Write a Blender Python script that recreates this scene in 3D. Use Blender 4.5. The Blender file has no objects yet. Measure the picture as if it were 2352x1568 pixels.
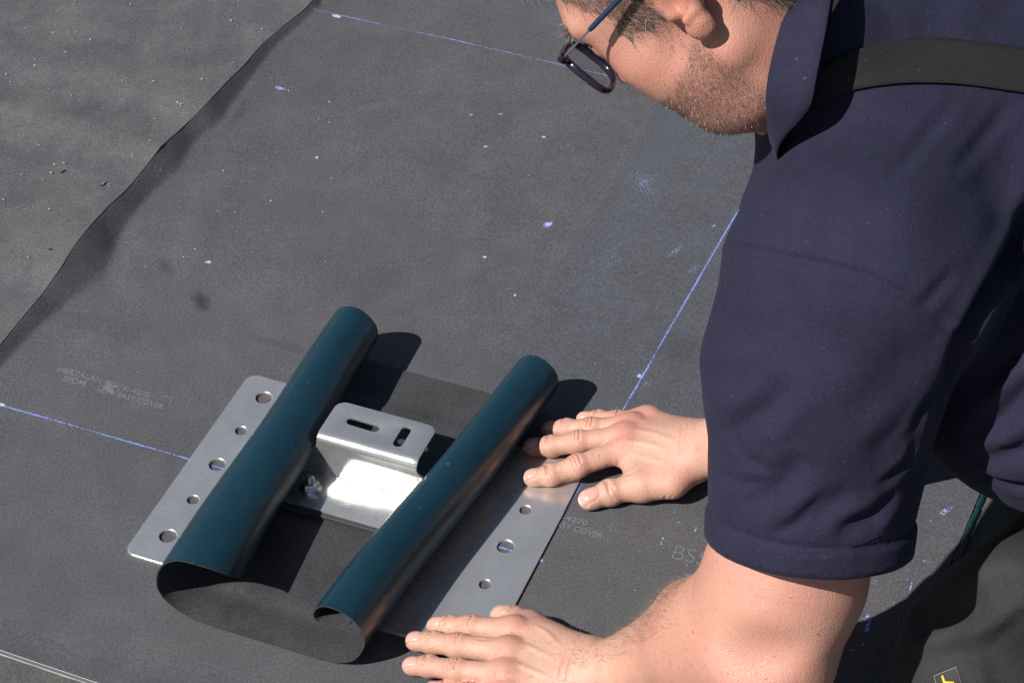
import bpy, bmesh, math, random
import numpy as np
from mathutils import Vector, Matrix, noise as mnoise

random.seed(7); np.random.seed(7)
sc = bpy.context.scene
COL = sc.collection

# ------------------------------------------------------------------ camera
CAM_H, PITCH, FPX = 1.8765, math.radians(41.2404), 5447.7      # metres, radians, focal length for a 2352 px wide frame
cam_d = bpy.data.cameras.new('camera'); cam = bpy.data.objects.new('camera', cam_d); COL.objects.link(cam)
cam.location = (0, -2.0, CAM_H); cam.rotation_euler = (math.radians(90) - PITCH, 0, 0)
cam_d.sensor_width = 36; cam_d.lens = 36 * FPX / 2352; cam_d.clip_start = 0.05; cam_d.clip_end = 400
sc.camera = cam

# ------------------------------------------------------------------ sky, sun, exposure
SUN_DIR = Vector((0.790, 0.575, -1.0)).normalized()             # the way the light travels
EL = math.asin(-SUN_DIR.z); AZ = math.atan2(-SUN_DIR.x, -SUN_DIR.y)
w = bpy.data.worlds.new('World'); sc.world = w; w.use_nodes = True
nt = w.node_tree; bg = nt.nodes['Background']
sky = nt.nodes.new('ShaderNodeTexSky'); sky.sky_type = 'NISHITA'; sky.sun_disc = False
sky.sun_elevation = EL; sky.sun_rotation = AZ; sky.dust_density = 1.0; sky.air_density = 1.0
nt.links.new(sky.outputs[0], bg.inputs[0]); bg.inputs[1].default_value = 0.05
sun_d = bpy.data.lights.new('sun', 'SUN'); sun_d.energy = 5.0; sun_d.angle = math.radians(0.53); sun_d.color = (1.0, 0.975, 0.94)
sun = bpy.data.objects.new('sun', sun_d); COL.objects.link(sun)
sun.rotation_euler = SUN_DIR.to_track_quat('-Z', 'Y').to_euler(); sun.location = (-3, -3, 5)
sc.view_settings.view_transform = 'Standard'; sc.view_settings.look = 'None'
sc.view_settings.exposure = 0.35; sc.view_settings.gamma = 1.0
sc.cycles.use_denoising = True
sc.cycles.max_bounces = 8; sc.cycles.sample_clamp_indirect = 8

# ------------------------------------------------------------------ measuring helpers
_fw = np.array([0, math.cos(PITCH), -math.sin(PITCH)]); _up = np.array([0, math.sin(PITCH), math.cos(PITCH)]); _rt = np.array([1., 0, 0])
CC = np.array([0, -2.0, CAM_H])
def ray(u, v):
    return _fw + ((u - 1176) / FPX) * _rt - ((v - 784) / FPX) * _up
def P(u, v, z=0.0):                                            # measured point (2352 px frame) at height z -> metres
    d = ray(u, v); return CC + (z - CAM_H) / d[2] * d
YAW = math.radians(-21.36)                                      # the plate's own axes on the roof
GA = np.array([math.cos(YAW), math.sin(YAW), 0]); GB = np.array([-math.sin(YAW), math.cos(YAW), 0])
GO = np.array([-0.17757 * CAM_H, 1.02601 * CAM_H - 2.0, 0])
def W(a, b, z=0.0): return GO + GA * a + GB * b + np.array([0, 0, z])
def zc2(x, y): return (245 + .3906 * x, 673.75 + .3906 * y)
def zc3(x, y): return (857.5 + .3646 * x, 857.5 + .3646 * y)
def zc4(x, y): return (857.5 + .3646 * x, 1323 + .3646 * y)

# ------------------------------------------------------------------ object helpers
def link(o, parent=None):
    COL.objects.link(o)
    if parent is not None: o.parent = parent
    return o
def tag(o, label=None, cat=None, group=None, kind=None):
    if label: o['label'] = label
    if cat: o['category'] = cat
    if group: o['group'] = group
    if kind: o['kind'] = kind
    return o
def empty(name, loc, label, cat, group=None):
    o = bpy.data.objects.new(name, None); o.empty_display_size = .05; link(o); o.location = loc
    return tag(o, label, cat, group)
def mesh_np(name, V, Fq, mat, parent=None, smooth=True, mats=None):
    """V (n,3), Fq (m,4) quads or (m,3) triangles -> mesh object, fast"""
    V = np.asarray(V, np.float32); Fq = np.asarray(Fq, np.int32); k = Fq.shape[1]
    if parent is not None: V = V - np.array(parent.matrix_basis.translation if parent.parent is None else (parent.matrix_basis.translation + parent.parent.matrix_basis.translation), np.float32)
    me = bpy.data.meshes.new(name)
    me.vertices.add(len(V)); me.vertices.foreach_set('co', V.ravel())
    me.loops.add(Fq.size); me.loops.foreach_set('vertex_index', Fq.ravel())
    me.polygons.add(len(Fq)); me.polygons.foreach_set('loop_start', np.arange(0, Fq.size, k, dtype=np.int32))
    me.polygons.foreach_set('use_smooth', np.full(len(Fq), smooth, bool))
    for m in (mats or [mat]): me.materials.append(m)
    me.update(calc_edges=True); me.validate()
    return link(bpy.data.objects.new(name, me), parent)
def mesh_bm(name, bm, mat, parent=None, smooth=False):
    if parent is not None:
        off = Vector(parent.matrix_basis.translation)
        if parent.parent is not None: off += Vector(parent.parent.matrix_basis.translation)
        bmesh.ops.translate(bm, verts=bm.verts, vec=-off)
    me = bpy.data.meshes.new(name); bm.to_mesh(me); bm.free(); me.materials.append(mat)
    for p in me.polygons: p.use_smooth = smooth
    return link(bpy.data.objects.new(name, me), parent)

# ------------------------------------------------------------------ material helpers
def newmat(name, base=(.5, .5, .5), rough=.5, metal=0., spec=.5):
    m = bpy.data.materials.new(name); m.use_nodes = True
    b = m.node_tree.nodes['Principled BSDF']
    b.inputs['Base Color'].default_value = (*base, 1); b.inputs['Roughness'].default_value = rough
    b.inputs['Metallic'].default_value = metal; b.inputs['Specular IOR Level'].default_value = spec
    return m, m.node_tree, b
class N:
    def __init__(s, nt): s.nt = nt
    def new(s, t, **kw):
        n = s.nt.nodes.new(t)
        for k, v in kw.items(): setattr(n, k, v)
        return n
    def lk(s, a, b): s.nt.links.new(a, b)
    def coord(s, scale=(1, 1, 1), rot=(0, 0, 0)):
        if not hasattr(s, '_tc'): s._tc = s.new('ShaderNodeTexCoord')
        mp = s.new('ShaderNodeMapping'); mp.inputs['Scale'].default_value = scale; mp.inputs['Rotation'].default_value = rot
        s.lk(s._tc.outputs['Object'], mp.inputs[0]); return mp.outputs[0]
    def noise(s, scale, detail=3, rough=.55, vec=None, dist=0.):
        n = s.new('ShaderNodeTexNoise'); n.inputs['Scale'].default_value = scale; n.inputs['Detail'].default_value = detail
        n.inputs['Roughness'].default_value = rough; n.inputs['Distortion'].default_value = dist
        s.lk(vec if vec is not None else s.coord(), n.inputs['Vector']); return n.outputs['Fac']
    def ramp(s, fac, stops):
        r = s.new('ShaderNodeValToRGB'); e = r.color_ramp.elements
        while len(e) < len(stops): e.new(.5)
        for el, (p, c) in zip(e, stops):
            el.position = p; el.color = (*c, 1) if len(c) == 3 else c
        s.lk(fac, r.inputs[0]); return r.outputs[0]
    def map(s, fac, a, b, c, d):
        m = s.new('ShaderNodeMapRange'); m.clamp = True
        for i, v in zip((1, 2, 3, 4), (a, b, c, d)): m.inputs[i].default_value = v
        s.lk(fac, m.inputs[0]); return m.outputs[0]
    def mix(s, fac, a, b, mode='MIX'):
        m = s.new('ShaderNodeMix', data_type='RGBA', blend_type=mode)
        for sock, v in ((m.inputs[0], fac), (m.inputs[6], a), (m.inputs[7], b)):
            if isinstance(v, (int, float)): sock.default_value = v
            elif isinstance(v, tuple): sock.default_value = (*v, 1)
            else: s.lk(v, sock)
        return m.outputs[2]
    def math(s, op, a, b=0.):
        m = s.new('ShaderNodeMath', operation=op)
        for sock, v in ((m.inputs[0], a), (m.inputs[1], b)):
            if isinstance(v, (int, float)): sock.default_value = v
            else: s.lk(v, sock)
        return m.outputs[0]
    def attr(s, name):
        a = s.new('ShaderNodeAttribute'); a.attribute_name = name; return a
    def bump(s, h, strength=.3, dist=.001, normal=None):
        b = s.new('ShaderNodeBump'); b.inputs['Strength'].default_value = strength; b.inputs['Distance'].default_value = dist
        s.lk(h, b.inputs['Height'])
        if normal is not None: s.lk(normal, b.inputs['Normal'])
        return b.outputs[0]

def membrane_mat(name, dark, light, dust, dust_amt, speck=.5, seed=0., weave=1.0):
    m, nt, b = newmat(name, dark, .62, 0, .35); n = N(nt)
    c0 = n.coord(); 
    cs = n.new('ShaderNodeVectorMath', operation='ADD'); n.lk(c0, cs.inputs[0]); cs.inputs[1].default_value = (seed, seed * 1.7, 0); v = cs.outputs[0]
    big = n.noise(2.3, 5, .6, v); mid = n.noise(14, 4, .65, v, .4); fine = n.noise(520, 2, .7, v); grain = n.noise(640, 1, .5, v)
    col = n.mix(n.map(big, .35, .65, 0, 1), dark, light)
    col = n.mix(n.math('MULTIPLY', n.map(mid, .42, .75, 0, 1), dust_amt), col, dust)
    smear = n.noise(9, 5, .7, n.coord((1, .28, 1), (0, 0, .5)), .8)
    col = n.mix(n.math('MULTIPLY', n.map(smear, .5, .78, 0, 1), dust_amt * .8), col, dust)
    # weave: a fine diagonal twill, and single pale threads
    wv = n.new('ShaderNodeTexWave'); wv.wave_type = 'BANDS'; wv.bands_direction = 'X'; wv.inputs['Scale'].default_value = 190; wv.inputs['Distortion'].default_value = 1.5
    wv.inputs['Detail'].default_value = 2; wv.inputs['Detail Scale'].default_value = 3
    n.lk(n.coord((1, 1, 1), (0, 0, math.radians(28))), wv.inputs['Vector'])
    f1 = n.noise(330, 2, .6, v); f2 = n.noise(760, 1, .5, v)
    tex = n.math('MULTIPLY', n.map(f1, .28, .72, .74, 1.26), n.map(f2, .3, .7, .76, 1.24))
    tex = n.math('MULTIPLY', tex, n.map(wv.outputs['Fac'], 0, 1, 1 - .13 * weave, 1 + .13 * weave))
    cb = n.new('ShaderNodeCombineColor'); [n.lk(tex, cb.inputs[q]) for q in range(3)]
    blue = n.attr('blue').outputs['Fac']; col = n.mix(n.math('MULTIPLY', blue, n.map(mid, .25, .65, .35, 1)), col, (.062, .070, .090))
    col = n.mix(1.0, col, cb.outputs[0], 'MULTIPLY')
    sp = n.map(grain, .70, .80, 0, 1)
    col = n.mix(n.math('MULTIPLY', sp, speck), col, (.30, .30, .31))
    n.lk(col, b.inputs['Base Color'])
    n.lk(n.map(mid, .3, .7, .55, .72), b.inputs['Roughness'])
    n.lk(n.bump(n.math('ADD', fine, n.math('MULTIPLY', wv.outputs['Fac'], .5 * weave)), .22, .0005), b.inputs['Normal'])
    return m

# ------------------------------------------------------------------ roof surface heights
SEAM = [(820, -130, 14), (760, -65, 12), (703, 0, 16), (609, 81, 20), (533, 168, 28), (467, 249, 44), (421, 284, 30), (366, 350, 50), (315, 406, 34), (264, 462, 40),
        (218, 518, 50), (162, 594, 78), (137, 630, 50), (91, 680, 34), (25, 751, 26), (-40, 822, 24), (-120, 905, 14)]
SEAM_H = 0.019
_sp = np.array([P(u, v, SEAM_H)[:2] for u, v, _ in SEAM]); _sw = np.array([wd / 2352 * 1.22 for *_, wd in SEAM])
d0 = _sp[0] - _sp[2]; d1 = _sp[-1] - _sp[-3]
_sp = np.vstack([_sp[0] + d0 / np.linalg.norm(d0) * 4, _sp, _sp[-1] + d1 / np.linalg.norm(d1) * 2]); _sw = np.r_[.012, _sw, .012]
def resample(p, step, *ex):
    s = np.r_[0, np.cumsum(np.linalg.norm(np.diff(p, axis=0), axis=1))]; t = np.arange(0, s[-1], step)
    return [np.stack([np.interp(t, s, p[:, k]) for k in range(p.shape[1])], 1)] + [np.interp(t, s, e) for e in ex]
def smooth1(a, n):
    k = np.hanning(n + 2)[1:-1]; k /= k.sum(); pad = np.pad(a, ((n // 2, n // 2),) + ((0, 0),) * (a.ndim - 1), mode='edge')
    return np.stack([np.convolve(pad[:, i], k, 'valid') for i in range(a.shape[1])], 1) if a.ndim == 2 else np.convolve(np.pad(a, n // 2, mode='edge'), k, 'valid')
seam, seam_w = resample(_sp, .006, _sw)
seam = smooth1(seam, 5); seam_w = smooth1(seam_w, 5); seam_h = smooth1(np.clip(seam_w * 1.05, .0075, .030), 15)
_st = np.gradient(seam, axis=0); _st = smooth1(_st, 45); _st /= np.linalg.norm(_st, axis=1)[:, None]
seam_n = np.stack([-_st[:, 1], _st[:, 0]], 1)                    # points to the right-hand (lower) side
if seam_n[:, 0].mean() < 0: seam_n = -seam_n
_sub = slice(0, None, 3)
def seam_sd(xy):
    xy = np.atleast_2d(xy); out = np.empty(len(xy)); wv = np.empty(len(xy)); hv = np.empty(len(xy))
    S, Nn, Wd, Hd = seam[_sub], seam_n[_sub], seam_w[_sub], seam_h[_sub]
    for i in range(0, len(xy), 4000):
        q = xy[i:i + 4000]; d = q[:, None, :] - S[None]; k = (d ** 2).sum(-1).argmin(1)
        dd = q - S[k]; out[i:i + 4000] = (dd * Nn[k]).sum(-1); wv[i:i + 4000] = Wd[k]; hv[i:i + 4000] = Hd[k]
    return out, wv, hv
def sstep(a, b, x):
    t = np.clip((x - a) / (b - a), 0, 1); return t * t * (3 - 2 * t)
def segd(xy, pts):                                              # distance to a polyline in plan
    pts = np.asarray(pts)[:, :2]; best = np.full(len(xy), 9.)
    for a, b in zip(pts[:-1], pts[1:]):
        ba = b - a; t = np.clip(((xy - a) @ ba) / (ba @ ba), 0, 1); best = np.minimum(best, np.linalg.norm(xy - a - t[:, None] * ba, axis=1))
    return best
def vnoise(xy, sc_, seed):
    """cheap smooth value noise in plan"""
    p = xy * sc_ + seed * 17.3; i = np.floor(p).astype(int); f = p - i; f = f * f * (3 - 2 * f)
    h = lambda a, b: (np.abs(np.sin(a * 127.1 + b * 311.7 + seed * 74.7) * 43758.5453) % 1.0)
    return (h(i[:, 0], i[:, 1]) * (1 - f[:, 0]) + h(i[:, 0] + 1, i[:, 1]) * f[:, 0]) * (1 - f[:, 1]) + (h(i[:, 0], i[:, 1] + 1) * (1 - f[:, 0]) + h(i[:, 0] + 1, i[:, 1] + 1) * f[:, 0]) * f[:, 1]
RIDGES = [([P(-60, 1440), P(150, 1500), P(420, 1545), P(700, 1600)], -.0035, .030), ([P(-80, 1478), P(230, 1552), P(400, 1610)], .0025, .02),
          ([P(40, 690), P(180, 712), P(420, 760), P(640, 830), P(900, 870)], -.0022, .022), ([P(60, 735), P(420, 800), P(620, 862)], .0015, .03),
          ([P(420, 560), P(470, 480), P(560, 330)], .0025, .028), ([P(520, 285), P(545, 262), P(548, 235)], .003, .008), ([P(300, 500), P(330, 560), P(300, 640)], .002, .02),
          ([P(1150, 130), P(1135, 400), P(1095, 640), P(1010, 850)], .0008, .012), ([P(230, 640), P(330, 720), P(440, 700)], -.0015, .02)]
TAPE = [P(1620, 60), P(1505, 240), P(1420, 390), P(1290, 580), P(1200, 740), P(1110, 880)]
def drop(x): return .07 * np.log1p(np.exp((1 - x) / .07))
def tape_sd(xy):
    T_ = np.array(TAPE)[:, :2]; d = segd(xy, TAPE); a, b = T_[0], T_[-1]; sgn = np.full(len(xy), -1.)
    t = np.interp(xy[:, 1], T_[::-1, 1], T_[::-1, 0]); return np.where(xy[:, 0] > t, d, -d)
def zg(x, y, with_seam=True):
    xy = np.stack([np.atleast_1d(x), np.atleast_1d(y)], 1).astype(float)
    z = (vnoise(xy, 3.1, 1) - .5) * .003 + (vnoise(xy, 8, 2) - .5) * .0016 + (vnoise(xy, 23, 3) - .5) * .0006
    for pts, amp, wd in RIDGES:
        z += amp * np.exp(-(segd(xy, pts) / wd) ** 2)
    s_t = tape_sd(xy); z += .0013 * sstep(-.003, .003, s_t)
    q = xy - GO[:2]; a = q @ GA[:2]; b = q @ GB[:2]                # flat under the plate and the hands
    core = np.maximum(np.abs(a - .21) - .36, np.abs(b) - .24); z *= sstep(0, .12, core)
    if with_seam:
        sd, wd, hd = seam_sd(xy); x_ = np.clip(sd / (wd * 1.1), 0, 1.8); t = drop(x_)
        z += hd * t
    return z

M_MAIN = membrane_mat('membrane_main', (.0665, .0642, .0695), (.0780, .0756, .0808), (.114, .111, .114), .30, .34)
M_OLD = membrane_mat('membrane_weathered', (.0725, .0700, .0755), (.0850, .0822, .0875), (.128, .124, .120), .68, .36, 3.3, .4)
M_LOW = membrane_mat('membrane_low', (.066, .065, .064), (.080, .078, .074), (.12, .115, .10), .5, .30, 8.1, .3)

# the lower roof, one sheet out to the horizon
bm = bmesh.new(); bmesh.ops.create_grid(bm, x_segments=40, y_segments=40, size=120); bmesh.ops.translate(bm, verts=bm.verts, vec=(0, 0, -.004))
roof = mesh_bm('roof', bm, M_LOW); tag(roof, kind='structure')

# the main membrane: rows along the seam, columns away from it
cols = np.unique(np.r_[np.linspace(-.006, .05, 24), np.linspace(.05, .4, 44), np.linspace(.4, 1.5, 170), np.linspace(1.5, 3.2, 40)])
nr, ncol = len(seam[::2]), len(cols)
base_n = seam_n.copy(); mean_n = base_n.mean(0); mean_n /= np.linalg.norm(mean_n)
def fan(cols, side=1):
    S = seam[::2]; Nn = base_n[::2]; X = []
    for c in cols:
        k = sstep(.05, .5, abs(c)); nn = Nn * (1 - k) + mean_n * k
        X.append(S + nn * c * side)
    return np.stack(X, 1)                                       # rows, cols, 2
def gridfaces(nr, nc, flip=False):
    i, j = np.meshgrid(np.arange(nr - 1), np.arange(nc - 1), indexing='ij'); a = (i * nc + j).ravel()
    return np.stack([a, a + nc, a + nc + 1, a + 1] if flip else [a, a + 1, a + nc + 1, a + nc], 1)
XY = fan(cols); _x = np.clip(cols[None, :] / (seam_w[::2][:, None] * 1.1), 0, 1.8); _sz = seam_h[::2][:, None] * drop(_x)
V = np.concatenate([XY.reshape(-1, 2), (zg(XY[..., 0].ravel(), XY[..., 1].ravel(), False) + _sz.ravel())[:, None]], 1)
Fg = gridfaces(nr, ncol, False)
a_, b_, c_ = V[Fg[0, 0]], V[Fg[0, 1]], V[Fg[0, 2]]
if np.cross(b_ - a_, c_ - a_)[2] < 0: Fg = Fg[:, ::-1]
main = mesh_np('membrane', V, Fg, M_MAIN); tag(main, kind='structure')
_xy = V[:, :2]; _b = (_xy - GO[:2]) @ GB[:2]; _bl = sstep(-.002, .008, tape_sd(_xy)) * sstep(.10, .30, _b) * (1 - .6 * sstep(.9, 1.5, _b)) * .5
_at = main.data.attributes.new('blue', 'FLOAT', 'POINT'); _at.data.foreach_set('value', _bl.astype(np.float32))
FE0, FE1 = P(0, 1493), P(222, 1568); RE0, RE1 = P(2250, 1135), P(2155, 1365)
bm = bmesh.new(); bm.from_mesh(main.data)
for p0, p1, keep in ((FE0, FE1, W(.2, 0)), (RE0, RE1, W(.2, 0))):
    d = (p1 - p0); nn = np.array([-d[1], d[0], 0]); nn /= np.linalg.norm(nn)
    if (keep - p0) @ nn > 0: nn = -nn
    bmesh.ops.bisect_plane(bm, geom=bm.verts[:] + bm.edges[:] + bm.faces[:], plane_co=Vector(p0), plane_no=Vector(nn), clear_outer=True)
bm.to_mesh(main.data); bm.free()
for p in main.data.polygons: p.use_smooth = True

# the weathered sheet on the higher side of the seam
colsL = np.unique(np.r_[np.linspace(0, .04, 8), np.linspace(.04, .5, 40), np.linspace(.5, 2.5, 60)])
XYL = fan(colsL, -1); xl, yl = XYL[..., 0].ravel(), XYL[..., 1].ravel(); xyl = np.stack([xl, yl], 1)
edge_wob = np.zeros(len(xl))
zl = np.repeat(seam_h[::2], len(colsL)) + .0005 + (vnoise(xyl, 4, 7) - .5) * .0022 * sstep(0, .05, np.tile(colsL, nr)) + (vnoise(xyl, 17, 8) - .5) * .0006
fold_line = [P(-60, 238, .015), P(150, 285, .015), P(362, 352, .015)]
_ce = np.tile(colsL, nr); _ez = zg(np.repeat(seam[::2, 0], len(colsL)), np.repeat(seam[::2, 1], len(colsL)), False)
zl = (zl - np.repeat(seam_h[::2], len(colsL)) - .0005) * sstep(0, .05, _ce) + np.repeat(seam_h[::2], len(colsL)) + .0005 + _ez * (1 - sstep(0, .08, _ce))
zl += .0022 * np.exp(-(segd(xyl, fold_line) / .010) ** 2)
Vl = np.stack([xl, yl, zl], 1); Fl = gridfaces(nr, len(colsL))
a_, b_, c_ = Vl[Fl[0, 0]], Vl[Fl[0, 1]], Vl[Fl[0, 2]]
if np.cross(b_ - a_, c_ - a_)[2] < 0: Fl = Fl[:, ::-1]
old = mesh_np('membrane_weathered', Vl, Fl, M_OLD); tag(old, kind='structure')
# its cut edge, a thin lip
Ve = []; 
for k in range(nr):
    e = Vl[k * len(colsL)]; nn = np.r_[base_n[::2][k], 0]; j = .0012 * math.sin(k * .7) * math.sin(k * .23)
    Ve += [e + [0, 0, .0001], e + nn * .0004 + [0, 0, .0], e + nn * (.0010 + j * .4) + [0, 0, -.0009]]
M_CUT, _, _ = newmat('cut_edge', (.15, .145, .135), .8)
ce = mesh_np('cut_edge', Ve, gridfaces(nr, 3, True), M_CUT, old)

# cut edge of the main membrane, front: a pale doubled line
def strip(name, pts, half, z0, prof, mat, parent):
    """prof: list of (offset, dz) across the strip"""
    pts = np.asarray(pts); t = np.gradient(pts[:, :2], axis=0); t /= np.linalg.norm(t, axis=1)[:, None]; nn = np.stack([-t[:, 1], t[:, 0]], 1)
    V = []
    for p, m_, z in zip(pts, nn, z0):
        for o, dz in prof: V.append([p[0] + m_[0] * o, p[1] + m_[1] * o, z + dz])
    return mesh_np(name, V, gridfaces(len(pts), len(prof)), mat, parent)
M_PALE, _, _ = newmat('pale_cut', (.28, .28, .28), .6); 
M_DARKCUT, _, _ = newmat('dark_cut', (.05, .05, .05), .7)
L = np.linspace(-9, 9, 400)[:, None]; fe = FE0 + L * (FE1 - FE0); nrm = np.array([FE1[1] - FE0[1], -(FE1[0] - FE0[0]), 0]); nrm /= np.linalg.norm(nrm)
if nrm[1] > 0: nrm = -nrm
zf = zg(fe[:, 0], fe[:, 1])
wob = .0003 * np.sin(np.arange(400) * .9) * np.sin(np.arange(400) * .37)
def edge_band(o0, o1, z_0, z_1, mat, wv=0):
    V = []
    for p, z, q in zip(fe, zf, wob): V += [p + nrm * o0 + [0, 0, z + z_0], p + nrm * (o1 + q * wv) + [0, 0, z + z_1]]
    return mesh_np('cut_edge', V, gridfaces(400, 2, True), mat, main)
edge_band(.0001, .0006, .0006, .0002, M_PALE); edge_band(.0006, .0032, .0001, -.0014, M_DARKCUT); edge_band(.0032, .0037, -.0013, -.0028, M_PALE, 1)

# green sealant bead along the right-hand edge
rb = []; Lr = np.linspace(-3.0, 5.0, 600)
for k, t in enumerate(Lr):
    p = RE0 + t * (RE1 - RE0)
    rb.append((p, .0042 + .0013 * mnoise.noise(Vector((k * .16, 3, 1))) + .0010 * mnoise.noise(Vector((k * .55, 9, 1))), .0022 * mnoise.noise(Vector((k * .12, 0, 5)))))
dirr = (RE1 - RE0) / np.linalg.norm(RE1 - RE0); nr_ = np.array([-dirr[1], dirr[0], 0]); 
if nr_[0] < 0: nr_ = -nr_
V = []
for p, r, o in rb:
    for q in range(9):
        an = math.pi * q / 8; V.append(p + nr_ * (math.cos(an) * r + .0032 + o * .6) + np.array([0, 0, -.0045 + math.sin(an) * (r * .9 + .003)]))
M_BEAD, nt, b = newmat('sealant', (.008, .036, .040), .4); n = N(nt); n.lk(n.bump(n.noise(300, 3), .6, .001), b.inputs['Normal'])
bead = mesh_np('sealant_bead', V, gridfaces(len(rb), 9), M_BEAD)
tag(bead, 'thin lumpy dark green sealant bead along a membrane edge, beside the knee', 'sealant')

# ------------------------------------------------------------------ metals and rubber
def steel_mat(name, base, rough, brush_rot=0., streak=.12):
    m, nt, b = newmat(name, base, rough, 1.0); n = N(nt)
    br = n.noise(60, 4, .6, n.coord((1, 26, 1), (0, 0, brush_rot))); cl = n.noise(9, 4, .6); sm = n.noise(45, 3, .6)
    col = n.mix(n.map(cl, .3, .7, 0, 1), tuple(c * .88 for c in base), tuple(min(1, c * 1.06) for c in base))
    spot = n.map(n.noise(70, 2, .5), .72, .78, 0, .12); col = n.mix(spot, col, tuple(c * .6 for c in base))
    n.lk(col, b.inputs['Base Color'])
    r = n.math('ADD', n.map(br, .3, .7, rough - .05, rough + .06), n.map(sm, .35, .7, -.03, streak * .5)); n.lk(r, b.inputs['Roughness'])
    n.lk(n.bump(br, .12, .0003), b.inputs['Normal'])
    return m
M_PLATE = steel_mat('plate_steel', (.74, .73, .715), .27, -YAW); M_PLATE.node_tree.nodes['Principled BSDF'].inputs['Metallic'].default_value = .80
M_BRK = steel_mat('bracket_steel', (.70, .69, .67), .20, -YAW); M_BRK.node_tree.nodes['Principled BSDF'].inputs['Metallic'].default_value = .80
M_NUT = steel_mat('nut_steel', (.62, .62, .63), .24)

def ring(cx, cy, r, n=28, rev=False):
    t = [2 * math.pi * k / n for k in range(n)]; l = [(cx + r * math.cos(q), cy + r * math.sin(q)) for q in t]; return l[::-1] if rev else l
def rrect(x0, y0, x1, y1, r, ins=0., n=6):
    x0 += ins; y0 += ins; x1 -= ins; y1 -= ins; r = max(r - ins, .0005); out = []
    for cx, cy, a0 in ((x1 - r, y0 + r, -90), (x1 - r, y1 - r, 0), (x0 + r, y1 - r, 90), (x0 + r, y0 + r, 180)):
        for k in range(n + 1):
            q = math.radians(a0 + 90 * k / n); out.append((cx + r * math.cos(q), cy + r * math.sin(q)))
    return out
def slab(name, loops_f, z0, z1, bev, mat, parent, place):
    """flat plate with holes: loops_f(ins) -> loops, first is the outline"""
    bm = bmesh.new(); L = []
    ups = [(z1, bev), (z1 - bev, 0.), (z0, 0.)]
    for z, ins in ups: L.append([[bm.verts.new(place(x, y, z)) for x, y in lp] for lp in loops_f(ins)])
    es = []
    for lv in L[:1] + L[-1:]:
        e = []
        for lp in lv:
            for i in range(len(lp)): e.append(bm.edges.new((lp[i], lp[(i + 1) % len(lp)])))
        es.append(e)
    for e in es: bmesh.ops.triangle_fill(bm, edges=e, use_beauty=True)
    for A, Bv in zip(L[:-1], L[1:]):
        for la, lb in zip(A, Bv):
            for i in range(len(la)):
                j = (i + 1) % len(la); bm.faces.new((la[i], la[j], lb[j], lb[i]))
    bmesh.ops.recalc_face_normals(bm, faces=bm.faces)
    return mesh_bm(name, bm, mat, parent)

S = .060
anchor = empty('roof_anchor', tuple(W(.175, -.01, 0)), 'stainless steel roof anchor plate with upright slotted bracket, under the rolled teal sheet', 'roof anchor')
HOLES = [(0, k * S, .0096 if k % 2 == 0 else .0068) for k in (-2, -1, 0, 1, 2)] + [(.3502, k * S, .0096 if k % 2 == 0 else .0068) for k in (-2, -1, 0, 1, 2)]
plate_loops = lambda ins: [rrect(-.034, -.1595, .391, .1525, .013, ins)] + [ring(a, b, r + ins) for a, b, r in HOLES]
plate = slab('base_plate', plate_loops, .0006, .0038, .0006, M_PLATE, anchor, lambda x, y, z: W(x, y, z))

# bracket: a flat blank with two slots, bent twice
ZB = .0125                                                      # underside of the bracket foot
R1 = .0055; foot_b0 = -.034; web_b = .0215; z_top = .0705; fl_end = .0800
l_foot = web_b - R1 - foot_b0; arc = math.pi / 2 * R1; l_web = (z_top - R1) - (ZB + R1); R2 = .0075; l_web = (z_top - R2) - (ZB + R1); arc2 = math.pi / 2 * R2; l_fl = fl_end - (web_b + R2)
s1 = l_foot; s2 = s1 + arc; s3 = s2 + l_web; s4 = s3 + arc2; s5 = s4 + l_fl
def bend(s):
    if s <= s1: return foot_b0 + s, ZB
    if s <= s2: t = (s - s1) / R1; return web_b - R1 + R1 * math.sin(t), ZB + R1 - R1 * math.cos(t)
    if s <= s3: return web_b, ZB + R1 + (s - s2)
    if s <= s4: t = (s - s3) / R2; return web_b + R2 - R2 * math.cos(t), z_top - R2 + R2 * math.sin(t)
    return web_b + R2 + (s - s4), z_top
aL0, aR0, aL1, aR1 = .074, .268, .118, .2385
def slot(x0, y0, x1, y1, r, n=10):
    d = math.atan2(y1 - y0, x1 - x0); out = []
    for k in range(n + 1): q = d + math.pi / 2 + math.pi * k / n; out.append((x0 + r * math.cos(q), y0 + r * math.sin(q)))
    for k in range(n + 1): q = d - math.pi / 2 + math.pi * k / n; out.append((x1 + r * math.cos(q), y1 + r * math.sin(q)))
    return out
sh0 = s2 + l_web * .30; sh1 = s3 - .002; rc = .012
out = [(aL0, .0), (aR0, .0), (aR0, sh0)]
for k in range(1, 9):
    t = k / 8; out.append((aR0 + (aR1 - aR0) * (t * t * (3 - 2 * t)), sh0 + (sh1 - sh0) * t))
for k in range(7): q = math.radians(90 * k / 6); out.append((aR1 - rc + rc * math.cos(q), s5 - rc + rc * math.sin(q)))
for k in range(7): q = math.radians(90 + 90 * k / 6); out.append((aL1 + rc + rc * math.cos(q), s5 - rc + rc * math.sin(q)))
for k in range(8, 0, -1):
    t = k / 8; out.append((aL0 + (aL1 - aL0) * (t * t * (3 - 2 * t)), sh0 + (sh1 - sh0) * t))
out.append((aL0, sh0))
fb = lambda b: s4 + b - (web_b + R2)
bl = [out, slot(.1455, fb(.0535), .1735, fb(.0525), .0056), slot(.2075, fb(.0405), .2075, fb(.0625), .0056)]
bm = bmesh.new(); ee = []
for lp in bl:
    vs = [bm.verts.new((x, y, 0)) for x, y in lp]
    for i in range(len(vs)): ee.append(bm.edges.new((vs[i], vs[(i + 1) % len(vs)])))
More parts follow.
